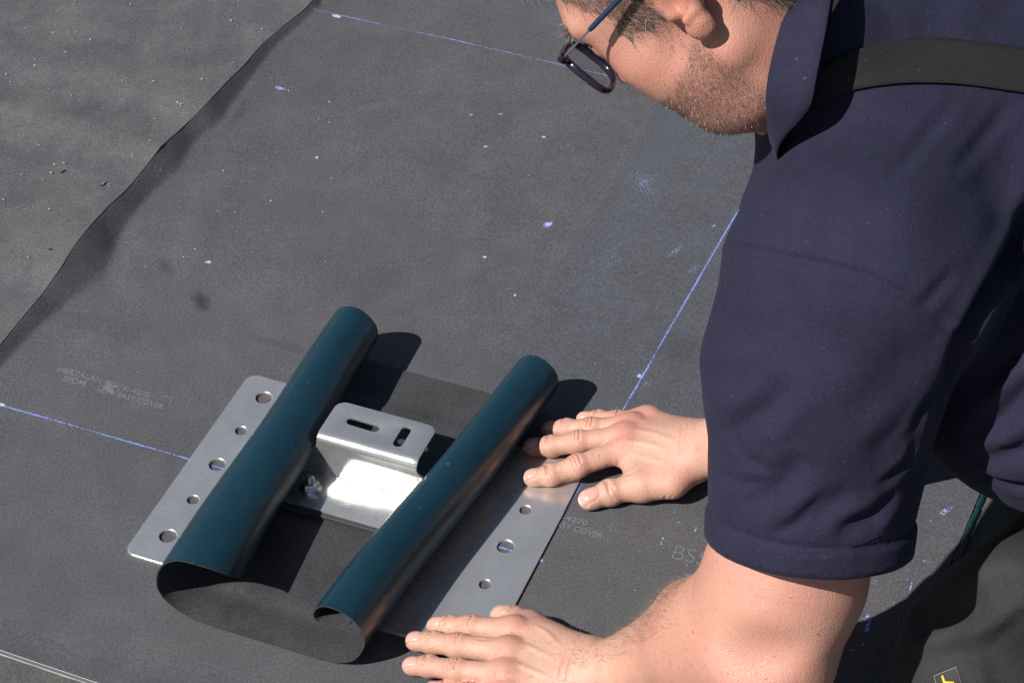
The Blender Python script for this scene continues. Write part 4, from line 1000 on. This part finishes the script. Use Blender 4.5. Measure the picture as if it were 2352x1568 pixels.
# brow and lashes
k = pick((np.abs(u_ - 31) < 6) & (f_ > 78) & (al > 10) & (al < 52), 500); strands('eyebrow', VH[k], NH[k] * .6 + HF * .2 - HU * .3 + HLt * .4 * np.sign(l_[k])[:, None] + rng.normal(0, .25, (len(k), 3)), rng.uniform(.006, .012, len(k)), .00018, huemix(len(k), HUES), person)
# forearm hair, mostly along the outer side
NLm = normals(VL, QL); axA = unit(A2 - W_L); sA = (VL - W_L) @ axA
k = pick((sA > .0) & (sA < .20) & (NLm @ unit(np.array([-.2, .75, .5])) > .25), 1500); strands('arm_hair', VL[k], NLm[k] * .45 - axA * .35 + rng.normal(0, .35, (len(k), 3)), rng.uniform(.006, .014, len(k)), .00009, huemix(len(k), [(.6, (.10, .06, .035)), (.4, (.25, .17, .11))]), person, None, 2)
k = pick((sA > -.06) & (sA < .25) & (NLm[:, 2] > .1), 900); strands('arm_hair', VL[k], NLm[k] * .25 - axA * .4 + rng.normal(0, .35, (len(k), 3)), rng.uniform(.004, .009, len(k)), .00007, huemix(len(k), [(.5, (.2, .12, .07)), (.5, (.45, .33, .22))]), person, None, 2)
NRm = normals(VR, QR); k = pick((VR[:, 0] > W_R[0] - .035) & (NRm[:, 2] > .1), 500); strands('arm_hair', VR[k], NRm[k] * .25 - fdR * .5 + rng.normal(0, .35, (len(k), 3)), rng.uniform(.004, .008, len(k)), .00007, huemix(len(k), [(.6, (.2, .12, .07)), (.4, (.4, .28, .18))]), person, None, 2)

# ------------------------------------------------------------------ eyeglasses
M_FRAME, _, _ = newmat('frame_acetate', (.012, .010, .022), .18, 0, .6); M_TEMPLE, _, _ = newmat('temple_blue', (.006, .024, .066), .35); M_GM = steel_mat('glasses_metal', (.40, .40, .41), .3)
M_LENS = bpy.data.materials.new('lens'); M_LENS.use_nodes = True; nt = M_LENS.node_tree; nt.nodes.clear(); n = N(nt)
tr = n.new('ShaderNodeBsdfTransparent'); tr.inputs[0].default_value = (.98, .985, .985, 1); gl = n.new('ShaderNodeBsdfGlossy'); gl.inputs['Roughness'].default_value = .02; fr = n.new('ShaderNodeLayerWeight'); fr.inputs[0].default_value = .12
mx = n.new('ShaderNodeMixShader'); n.lk(n.map(fr.outputs['Facing'], 0, 1, .04, .5), mx.inputs[0]); n.lk(tr.outputs[0], mx.inputs[1]); n.lk(gl.outputs[0], mx.inputs[2]); ou = n.new('ShaderNodeOutputMaterial'); n.lk(mx.outputs[0], ou.inputs[0])
glasses = empty('eyeglasses', tuple(hw(104, 4, 0)), 'dark framed eyeglasses with blue temple, worn low on the face', 'eyeglasses')
def gpt(l, u): return hw(112 - .0022 * l * l + .20 * (u - 1), u, l)
def tube(name, pts, rads, mat, parent, nseg=10, closed=False, flat=1.0, upv=None):
    pts = np.array(pts); m = len(pts); V = []
    for i in range(m):
        a, b_ = (pts[i - 1], pts[(i + 1) % m]) if closed else (pts[max(i - 1, 0)], pts[min(i + 1, m - 1)])
        t = unit(b_ - a); s_ = unit(np.cross(t, HF if upv is None else upv)); q = np.cross(s_, t); r = rads if np.isscalar(rads) else rads[i]
        for k in range(nseg): an = 2 * math.pi * k / nseg; V.append(pts[i] + s_ * math.cos(an) * r + q * math.sin(an) * r * flat)
    Fq = gridfaces(m + (1 if closed else 0), nseg + 1); 
    out = []
    for i in range(m if closed else m - 1):
        for k in range(nseg): out.append([i * nseg + k, i * nseg + (k + 1) % nseg, ((i + 1) % m) * nseg + (k + 1) % nseg, ((i + 1) % m) * nseg + k])
    return mesh_np(name, V, out, mat, parent)
for sd_ in (1, -1):
    lp = []
    for k in range(48):
        an = 2 * math.pi * k / 48; c_, s_ = math.cos(an), math.sin(an); e = 2 / 3.2
        lp.append(((43 + 29.5 * abs(c_) ** e * (1 if c_ > 0 else -1)) * sd_, -2 + 23.5 * abs(s_) ** e * (1 if s_ > 0 else -1)))
    rim_ = tube('rim', [gpt(l, u) for l, u in lp], .0025, M_FRAME, glasses, 10, True, 1.5)
    Vl_ = [gpt(43 * sd_, -2)]; 
    for fr_ in (.5, 1.0): Vl_ += [gpt(43 * sd_ + (l - 43 * sd_) * fr_ * .985, -2 + (u + 2) * fr_ * .985) for l, u in lp]
    tri = [[0, 1 + k, 1 + (k + 1) % 48] for k in range(48)]; q_ = [[1 + k, 49 + k, 49 + (k + 1) % 48, 1 + (k + 1) % 48] for k in range(48)]
    bm = bmesh.new(); vs = [bm.verts.new(Vector(v)) for v in Vl_]
    for f in tri + q_: bm.faces.new([vs[i] for i in f])
    mesh_bm('lens', bm, M_LENS, glasses, True)
    hp_ = gpt(73 * sd_, 17); hin = hw(103, 21, 78 * sd_)
    tube('hinge', [hp_, hp_ * .4 + hin * .6, hin, hw(98, 22, 79.5 * sd_)], [.0034, .0034, .0032, .0022], M_FRAME, glasses)
    arm_ = [hw(100 - 92 * t, 21 + 11 * t, (79 + 6 * t) * sd_) for t in np.linspace(0, 1, 20)]
    tube('temple_front', arm_[:8], [.0016] * 6 + [.0014, .0013], M_GM, glasses, 8, False, .6)
    tube('temple', arm_[7:] + [hw(-2, 30, 87 * sd_), hw(-16, 18, 90 * sd_), hw(-24, -2, 88 * sd_)], [.0022] + [.0026] * (len(arm_[7:]) + 1) + [.0022], M_TEMPLE, glasses, 8)
tube('bridge', [gpt(14, 6), hw(114, 9, 6), hw(115, 10, 0), hw(114, 9, -6), gpt(-14, 6)], .0024, M_FRAME, glasses)

# ------------------------------------------------------------------ chalk lines
def chalk_mat(name, col, cover):
    m = bpy.data.materials.new(name); m.use_nodes = True; nt = m.node_tree; n = N(nt); b = nt.nodes['Principled BSDF']; b.inputs['Roughness'].default_value = .95; b.inputs['Base Color'].default_value = (*col, 1); b.inputs['Specular IOR Level'].default_value = .1
    nz = n.math('ADD', n.math('MULTIPLY', n.noise(420, 2, .6), .7), n.math('MULTIPLY', n.noise(16, 3, .6), .5)); a = n.attr('fade')
    al_ = n.math('MULTIPLY', n.map(n.math('ADD', nz, n.math('MULTIPLY', a.outputs['Fac'], .35)), .85 - cover, 1.0 - cover, 0, .92), n.map(a.outputs['Fac'], 0, .12, 0, 1)); n.lk(al_, b.inputs['Alpha']); return m
M_CH1 = chalk_mat('chalk_blue', (.19, .27, .62), .07); M_CH2 = chalk_mat('chalk_faint', (.17, .21, .42), .03); M_CH3 = chalk_mat('chalk_dust', (.34, .41, .76), .17); M_SPK = chalk_mat('pale_specks', (.45, .46, .49), .30); M_PRT = chalk_mat('pale_print', (.15, .158, .172), .24); M_DRT = chalk_mat('dry_dirt', (.17, .165, .145), .06); M_STN = chalk_mat('dark_stain', (.034, .034, .035), .15)
_b = M_STN.node_tree.nodes['Principled BSDF']; _n = N(M_STN.node_tree); _n.lk(_n.math('MULTIPLY', _n.attr('fade').outputs['Fac'], _n.map(_n.noise(60, 4, .6), .2, .7, .25, .95)), _b.inputs['Alpha'])
def chalk_line(pts, wd, mat, label):
    p3 = np.vstack([P(u, v) for u, v in pts]); p3 = resample(p3, .004)[0]; z = zg(p3[:, 0], p3[:, 1])
    t = np.gradient(p3[:, :2], axis=0); t /= np.linalg.norm(t, axis=1)[:, None]; nn = np.stack([-t[:, 1], t[:, 0]], 1); V = []; fd_ = []
    offs_ = np.array([-1.6, -.7, 0, .7, 1.6]); fade = [0, .75, 1, .75, 0]
    for i, (p, m_) in enumerate(zip(p3, nn)):
        w_ = wd * (1 + .25 * mnoise.noise(Vector((i * .13, wd * 900, 0)))); c = .0004 * mnoise.noise(Vector((i * .05, 7, wd)))
        for o_, f2 in zip(offs_, fade): V.append([p[0] + m_[0] * (o_ * w_ + c), p[1] + m_[1] * (o_ * w_ + c), z[i] + .00035]); fd_.append(f2)
    o = mesh_np('chalk_line', V, gridfaces(len(p3), 5), mat); at_ = o.data.attributes.new('fade', 'FLOAT', 'POINT'); at_.data.foreach_set('value', np.array(fd_, np.float32))
    if o.data.polygons[0].normal.z < 0: o.data.flip_normals()
    return tag(o, label, 'chalk line', 'snapped chalk lines')
chalk_line([(-40, 918), (430, 1053), (1240, 1283)], .00125, M_CH1, 'blue chalk line running from the left edge under the steel plate')
chalk_line([(1800, 305), (1700, 478), (1435, 935), (1290, 1190), (1235, 1285)], .00120, M_CH1, 'blue chalk line running up from the plate past the sleeve')
chalk_line([(690, 15), (1290, 150), (1480, 195), (1640, 232)], .00130, M_CH2, 'faint blue chalk line behind the head, at the top')

# ------------------------------------------------------------------ prints on the rubber
def text_on(txt, p0, p1, ptop, mat, z=.0003, bold=0.0, outline=False):
    """letters with baseline p0 -> p1 and cap height towards ptop (picture points)"""
    cu = bpy.data.curves.new('t', 'FONT'); cu.body = txt; cu.size = 1; cu.offset = bold
    if outline: cu.fill_mode = 'NONE'; cu.bevel_depth = .035; cu.bevel_resolution = 0
    ob = bpy.data.objects.new('t', cu); COL.objects.link(ob); dg = bpy.context.evaluated_depsgraph_get(); me = bpy.data.meshes.new_from_object(ob.evaluated_get(dg)); bpy.data.objects.remove(ob); bpy.data.curves.remove(cu)
    co = np.empty(len(me.vertices) * 3, np.float32); me.vertices.foreach_get('co', co); co = co.reshape(-1, 3)
    x0, x1 = co[:, 0].min(), co[:, 0].max(); capy = max(.5, co[:, 1].max()); O_, X_, Y_ = P(*p0), P(*p1), P(*ptop)
    q = O_ + ((co[:, :1] - x0) / (x1 - x0)) * (X_ - O_) + (co[:, 1:2] / capy) * (Y_ - O_); q[:, 2] = zg(q[:, 0], q[:, 1]) + z
    tris = [t.vertices[:] for t in (me.calc_loop_triangles() or me.loop_triangles)]; bpy.data.meshes.remove(me); return q, np.array(tris, np.int32)
def printed(name, items, label):
    V, T = [], []; o_ = 0
    for q, t in items: V.append(q); T.append(t + o_); o_ += len(q)
    o = mesh_np(name, np.vstack(V), np.vstack(T), M_PRT, None, False); at_ = o.data.attributes.new('fade', 'FLOAT', 'POINT'); at_.data.foreach_set('value', np.full(o_, .62, np.float32)); return tag(o, label, 'printing')
def bar(p, q, wd=.0011):
    a, b_ = P(*p), P(*q); d = unit(b_ - a); nn = np.array([-d[1], d[0], 0]) * wd / 2; V = np.array([a - nn, b_ - nn, b_ + nn, a + nn]); V[:, 2] = zg(V[:, 0], V[:, 1]) + .0003; return V, np.array([[0, 1, 2], [0, 2, 3]])
r1 = lambda x, y: (110.25 + .1406 * x, 820.75 + .1406 * y); r2 = lambda x, y: (1255.6 + .1693 * x, 1151.5 + .1693 * y)
bx = [(800, 545), (1070, 615), (1225, 455), (945, 375)]
items = [text_on('HERTALAN', r1(150, 232), r1(860, 425), r1(205, 150), None, bold=.02), text_on('EPDM', r1(238, 380), r1(600, 470), r1(280, 300), None, bold=.02), text_on('K-4270', r1(1215, 535), r1(1660, 660), r1(1260, 465), None, bold=.02), text_on('EASY COVER', r1(1125, 640), r1(1870, 850), r1(1170, 565), None, bold=.02)]
items += [bar(r1(*bx[i]), r1(*bx[(i + 1) % 4])) for i in range(4)] + [bar(r1(870, 545), r1(1150, 460), .004), bar(r1(960, 400), r1(1060, 590), .005), bar(r1(1040, 420), r1(960, 570), .004), bar(r1(905, 470), r1(1010, 500), .005), bar(r1(1850, 622), r1(2040, 678)), bar(r1(2040, 678), r1(1972, 790))]
printed('membrane_print', items, 'faded pale grey lettering and logo box, left of the steel plate')
printed('membrane_print', [text_on('K-4270', r2(110, 213), r2(545, 330), r2(140, 150), None, bold=.02), text_on('EASY COVER', r2(60, 312), r2(750, 505), r2(92, 245), None, bold=.02), bar(r2(830, 345), r2(885, 360)), bar(r2(885, 360), r2(868, 400))], 'faded pale grey lettering at the right-hand edge of the steel plate')
printed('membrane_print', [text_on('BS5', r2(1690, 770), r2(2140, 880), r2(1765, 590), None, bold=-.015)], 'larger faded letters next to the bare upper arm')

# ------------------------------------------------------------------ chalk specks, smears, dirt
SM = []                                                         # centre u, v, half length px, half width px, angle deg, strength
def smear_obj(name, lst, mat, kind='stuff', zoff=.0005, m=14):
    V, T, fd_ = [], [], []
    for (u, v, a, b_, ang, st) in lst:
        c = P(u, v); zz = 0.
        X_ = unit(P(u + 10, v) - c); Y_ = unit(P(u, v - 10) - c); an = math.radians(ang); ca, sa = math.cos(an), math.sin(an); k0 = len(V); pxm = .5e-3
        s1_, s2_ = a * np.linalg.norm(P(u + 1, v) - c), b_ * np.linalg.norm(P(u, v - 1) - c) 
        ring_ = [c]
        for rr in (.5, 1.0):
            for k in range(m):
                t_ = 2 * math.pi * k / m; w_ = rr * (1 + .14 * math.sin(k * 2.3 + u) + .1 * math.sin(k * 1.1 + v)); x_, y_ = a * math.cos(t_) * w_, b_ * math.sin(t_) * w_
                xx, yy = x_ * ca - y_ * sa, x_ * sa + y_ * ca; ring_.append(c + X_ * xx * s1_ / a + Y_ * yy * s2_ / b_)
        V += ring_; fd_ += [st] + [st * .45] * m + [0.] * m; T += [[k0, k0 + 1 + k, k0 + 1 + (k + 1) % m] for k in range(m)]
        for k in range(m):
            k2 = (k + 1) % m; T += [[k0 + 1 + k, k0 + 1 + m + k, k0 + 1 + m + k2], [k0 + 1 + k, k0 + 1 + m + k2, k0 + 1 + k2]]
    V = np.array(V); sd, _, hd = seam_sd(V[:, :2]); z = np.where(sd < -.001, hd + .0026, zg(V[:, 0], V[:, 1])); V[:, 2] = z + zoff
    o = mesh_np(name, V, np.array(T), mat, None, False); at_ = o.data.attributes.new('fade', 'FLOAT', 'POINT'); at_.data.foreach_set('value', np.array(fd_, np.float32)); return tag(o, kind=kind)
q5 = lambda x, y: (1531 + .349 * x, 1041 + .349 * y); q6 = lambda x, y: (.5077 * x, .5077 * y); q3 = lambda x, y: (857.5 + .3646 * x, 857.5 + .3646 * y)
specks = []
for x, y in [(345, 40), (350, 195), (247, 200), (415, 230), (305, 297), (168, 330), (165, 357), (702, 434), (37, 396), (57, 430), (332, 492), (562, 430), (810, 530), (823, 537), (707, 597), (688, 712), (607, 774), (254, 808), (298, 800), (240, 847), (203, 882), (476, 897), (498, 900), (505, 911), (90, 1028), (30, 988), (235, 1032), (185, 720), (730, 794), (918, 415), (1060, 328), (1188, 168), (824, 168), (1048, 130), (1067, 370), (1440, 540), (1490, 556), (1430, 714), (1500, 806), (1010, 780), (1225, 910), (987, 960), (1062, 961), (1460, 960), (829, 1168), (938, 1192), (930, 1190), (882, 1133), (658, 1209), (1472, 1185), (1288, 406), (1305, 411), (1490, 464), (595, 57), (125, 180), (140, 1250), (107, 860)]: specks.append((*q6(x, y), rng.uniform(1.3, 2.6), rng.uniform(1.0, 1.9), rng.uniform(0, 180), rng.uniform(.5, 1.)))
for x, y in [(80, 455), (1738, 455), (1525, 660), (1690, 717), (1525, 720), (1375, 850), (2010, 690), (1635, 602), (1660, 230), (2310, 690)]: specks.append((*q5(x, y), rng.uniform(1.4, 2.4), 1.4, 0, 1.))
for _ in range(110): specks.append((rng.uniform(0, 1500), rng.uniform(0, 900), rng.uniform(.5, 1.2), rng.uniform(.5, 1.0), rng.uniform(0, 180), rng.uniform(.2, .6)))
for _ in range(50): specks.append((rng.uniform(0, 620), rng.uniform(0, 700), rng.uniform(.5, 1.3), rng.uniform(.5, 1.0), rng.uniform(0, 180), rng.uniform(.2, .6)))
for _ in range(60): specks.append((rng.uniform(1400, 2330), rng.uniform(950, 1560), rng.uniform(.8, 1.6), rng.uniform(.7, 1.2), rng.uniform(0, 180), rng.uniform(.35, .8)))
specks += [(4, 929, 9, 4, -16, 1.2), (773, 38, 11, 3.5, -12, 1.2), (1115, 339, 5, 2.5, 0, 1), (1113, 592, 5, 3, 0, 1), (728, 363, 4, 3, 0, 1), (1249, 317, 5, 2.5, 0, 1), (1183, 679, 3.5, 3, 0, 1), (479, 604, 6, 4, 0, .9)]
smear_obj('pale_specks', specks, M_SPK)
dust = [(1259, 517, 14, 8, 20, .8), (1150, 266, 9, 4, 0, .7), (1083, 267, 7, 3, 0, .6), (645, 203, 18, 5, -10, .6), (900, 610, 30, 12, 10, .12), (1468, 866, 7, 6, 0, .9), (1487, 885, 26, 9, 30, .3), (1480, 420, 60, 100, 20, .07), (1400, 600, 60, 90, 20, .07), (1640, 522, 8, 3, 40, .8), (1560, 575, 40, 10, 30, .2), (1600, 620, 30, 12, 20, .15), (940, 960, 60, 20, -15, .12)]
for x, y, a_, b_, an, st in [(1320, 1165, 16, 7, 55, 1.3), (1330, 1130, 20, 9, 65, .9), (1170, 1182, 4, 4, 0, 1.2), (1290, 1265, 4, 4, 0, 1.1), (1223, 1303, 3, 4, 0, 1.1), (1318, 1085, 4, 5, 60, 1), (1522, 1092, 4, 6, 70, .9), (1605, 890, 3, 30, -14, .6), (1635, 815, 2, 28, -14, .3), (1490, 1005, 4, 12, -20, .6), (1465, 1030, 3, 14, -20, .35), (1410, 1130, 2.5, 22, -14, .4), (1540, 1060, 3, 18, -14, .4), (197, 490, 5, 4, 0, 1.1), (190, 505, 3, 8, -20, .5), (137, 742, 3, 4, 0, 1), (152, 805, 2.5, 5, 0, .9), (2113, 730, 13, 5, 25, 1.2), (1840, 390, 24, 8, 30, .35), (1390, 800, 60, 20, 40, .12), (1760, 715, 40, 6, 0, .2), (1700, 720, 5, 3, 0, .9), (1620, 390, 14, 10, 60, .4), (1330, 1110, 34, 26, 60, .25)]: dust.append((*q5(x, y), a_, b_, an, st))
for x, y, a_, b_, an, st in [(1825, 1040, 3.5, 5, 0, 1.1), (1815, 1070, 2.5, 10, -15, .45), (2037, 970, 3.5, 3, 0, 1.1), (1750, 1430, 2.5, 3, 0, 1), (1735, 1460, 2, 8, -15, .4), (1650, 1365, 2, 2, 0, .9), (1920, 938, 2, 2, 0, .8), (1065, 1180, 7, 6, 0, .5), (1980, 1215, 2.5, 4, 0, .9), (1995, 1275, 2, 3, 0, .8), (1900, 870, 5, 9, -15, .5)]: dust.append((*q3(x, y), a_, b_, an, st))
smear_obj('chalk_dust', dust, M_CH3, zoff=.0007)
smear_obj('dark_stains', [(461, 692, 30, 26, -40, .75), (380, 612, 36, 18, -50, .38), (540, 260, 22, 12, 50, .15), (730, 10, 16, 14, 50, .5), (250, 560, 24, 40, -10, .25), (560, 360, 40, 12, 0, .10), (1560, 800, 90, 60, 20, .18), (640, 790, 120, 14, -15, .18), (880, 640, 120, 60, 20, .12), (1180, 840, 100, 50, 0, .12)], M_STN, zoff=.0003)
dirt = [(rng.uniform(0, 480), rng.uniform(60, 700), rng.uniform(5, 22), rng.uniform(2, 6), rng.uniform(-30, 10), rng.uniform(.15, .5)) for _ in range(60)]
dirt = [d for d in dirt if d[1] < 780 - 1.15 * d[0] - 40] + [(260, 1190 + 5, 34, 4, -17, .0)]
dirt += [(TP[0], TP[1], 4, 60, TP[2], .16) for TP in ((1470, 300, -30), (1400, 425, -32), (1330, 525, -33), (1260, 630, -30), (1190, 755, -28), (1130, 845, -28))] + [(1140, 300, 5, 120, -3, .10), (1115, 540, 5, 110, -6, .10)]
dirt += [(60, 250, 60, 10, -15, .4), (170, 285, 70, 10, -15, .4), (280, 325, 60, 9, -18, .4), (120, 420, 60, 25, 0, .25), (60, 600, 50, 40, 0, .25), (90, 520, 60, 20, 10, .25), (295, 1193, 22, 5, -15, .6), (255, 1184, 14, 4, -15, .5)]
dirt += [(rng.uniform(350, 1550), rng.uniform(20, 850), rng.uniform(8, 45), rng.uniform(.8, 2.2), rng.choice([20, 35, -15, 60]) + rng.normal(0, 14), rng.uniform(.25, .55)) for _ in range(46)] + [(rng.uniform(0, 1500), rng.uniform(0, 850), rng.uniform(14, 50), rng.uniform(8, 26), rng.uniform(-40, 40), rng.uniform(.1, .3)) for _ in range(40)]
smear_obj('dry_dirt', dirt, M_DRT, zoff=.0004)
# small twigs of dirt on the weathered sheet
for (u, v, L_, an), lab in zip([(145, 397, 9, 25), (240, 427, 11, 28), (119, 590, 6, -20)], ['short dark sliver of bark on the weathered sheet, nearest the left edge', 'longer dark sliver of bark close to the membrane seam', 'small dark crumb low on the weathered sheet']):
    c = P(u, v, SEAM_H); c[2] = Vl[((Vl[:, :2] - c[:2]) ** 2).sum(1).argmin(), 2]; X_ = unit(P(u + 10, v, SEAM_H) - P(u, v, SEAM_H)); Y_ = unit(P(u, v - 10, SEAM_H) - P(u, v, SEAM_H)); d = X_ * math.cos(math.radians(an)) + Y_ * math.sin(math.radians(an))
    pts = [c + d * (t * L_ * .0009) + UPZ * (.0010 + .0003 * math.sin(t * 5)) + Y_ * .0008 * math.sin(t * 4) for t in np.linspace(-.6, .6, 7)]
    o = tube('debris', pts, [.0003, .0009, .0012, .0010, .0011, .0007, .0003], M_TRS, None, 6, False, .7, UPZ); tag(o, lab, 'debris', 'bits of dirt on the weathered sheet')
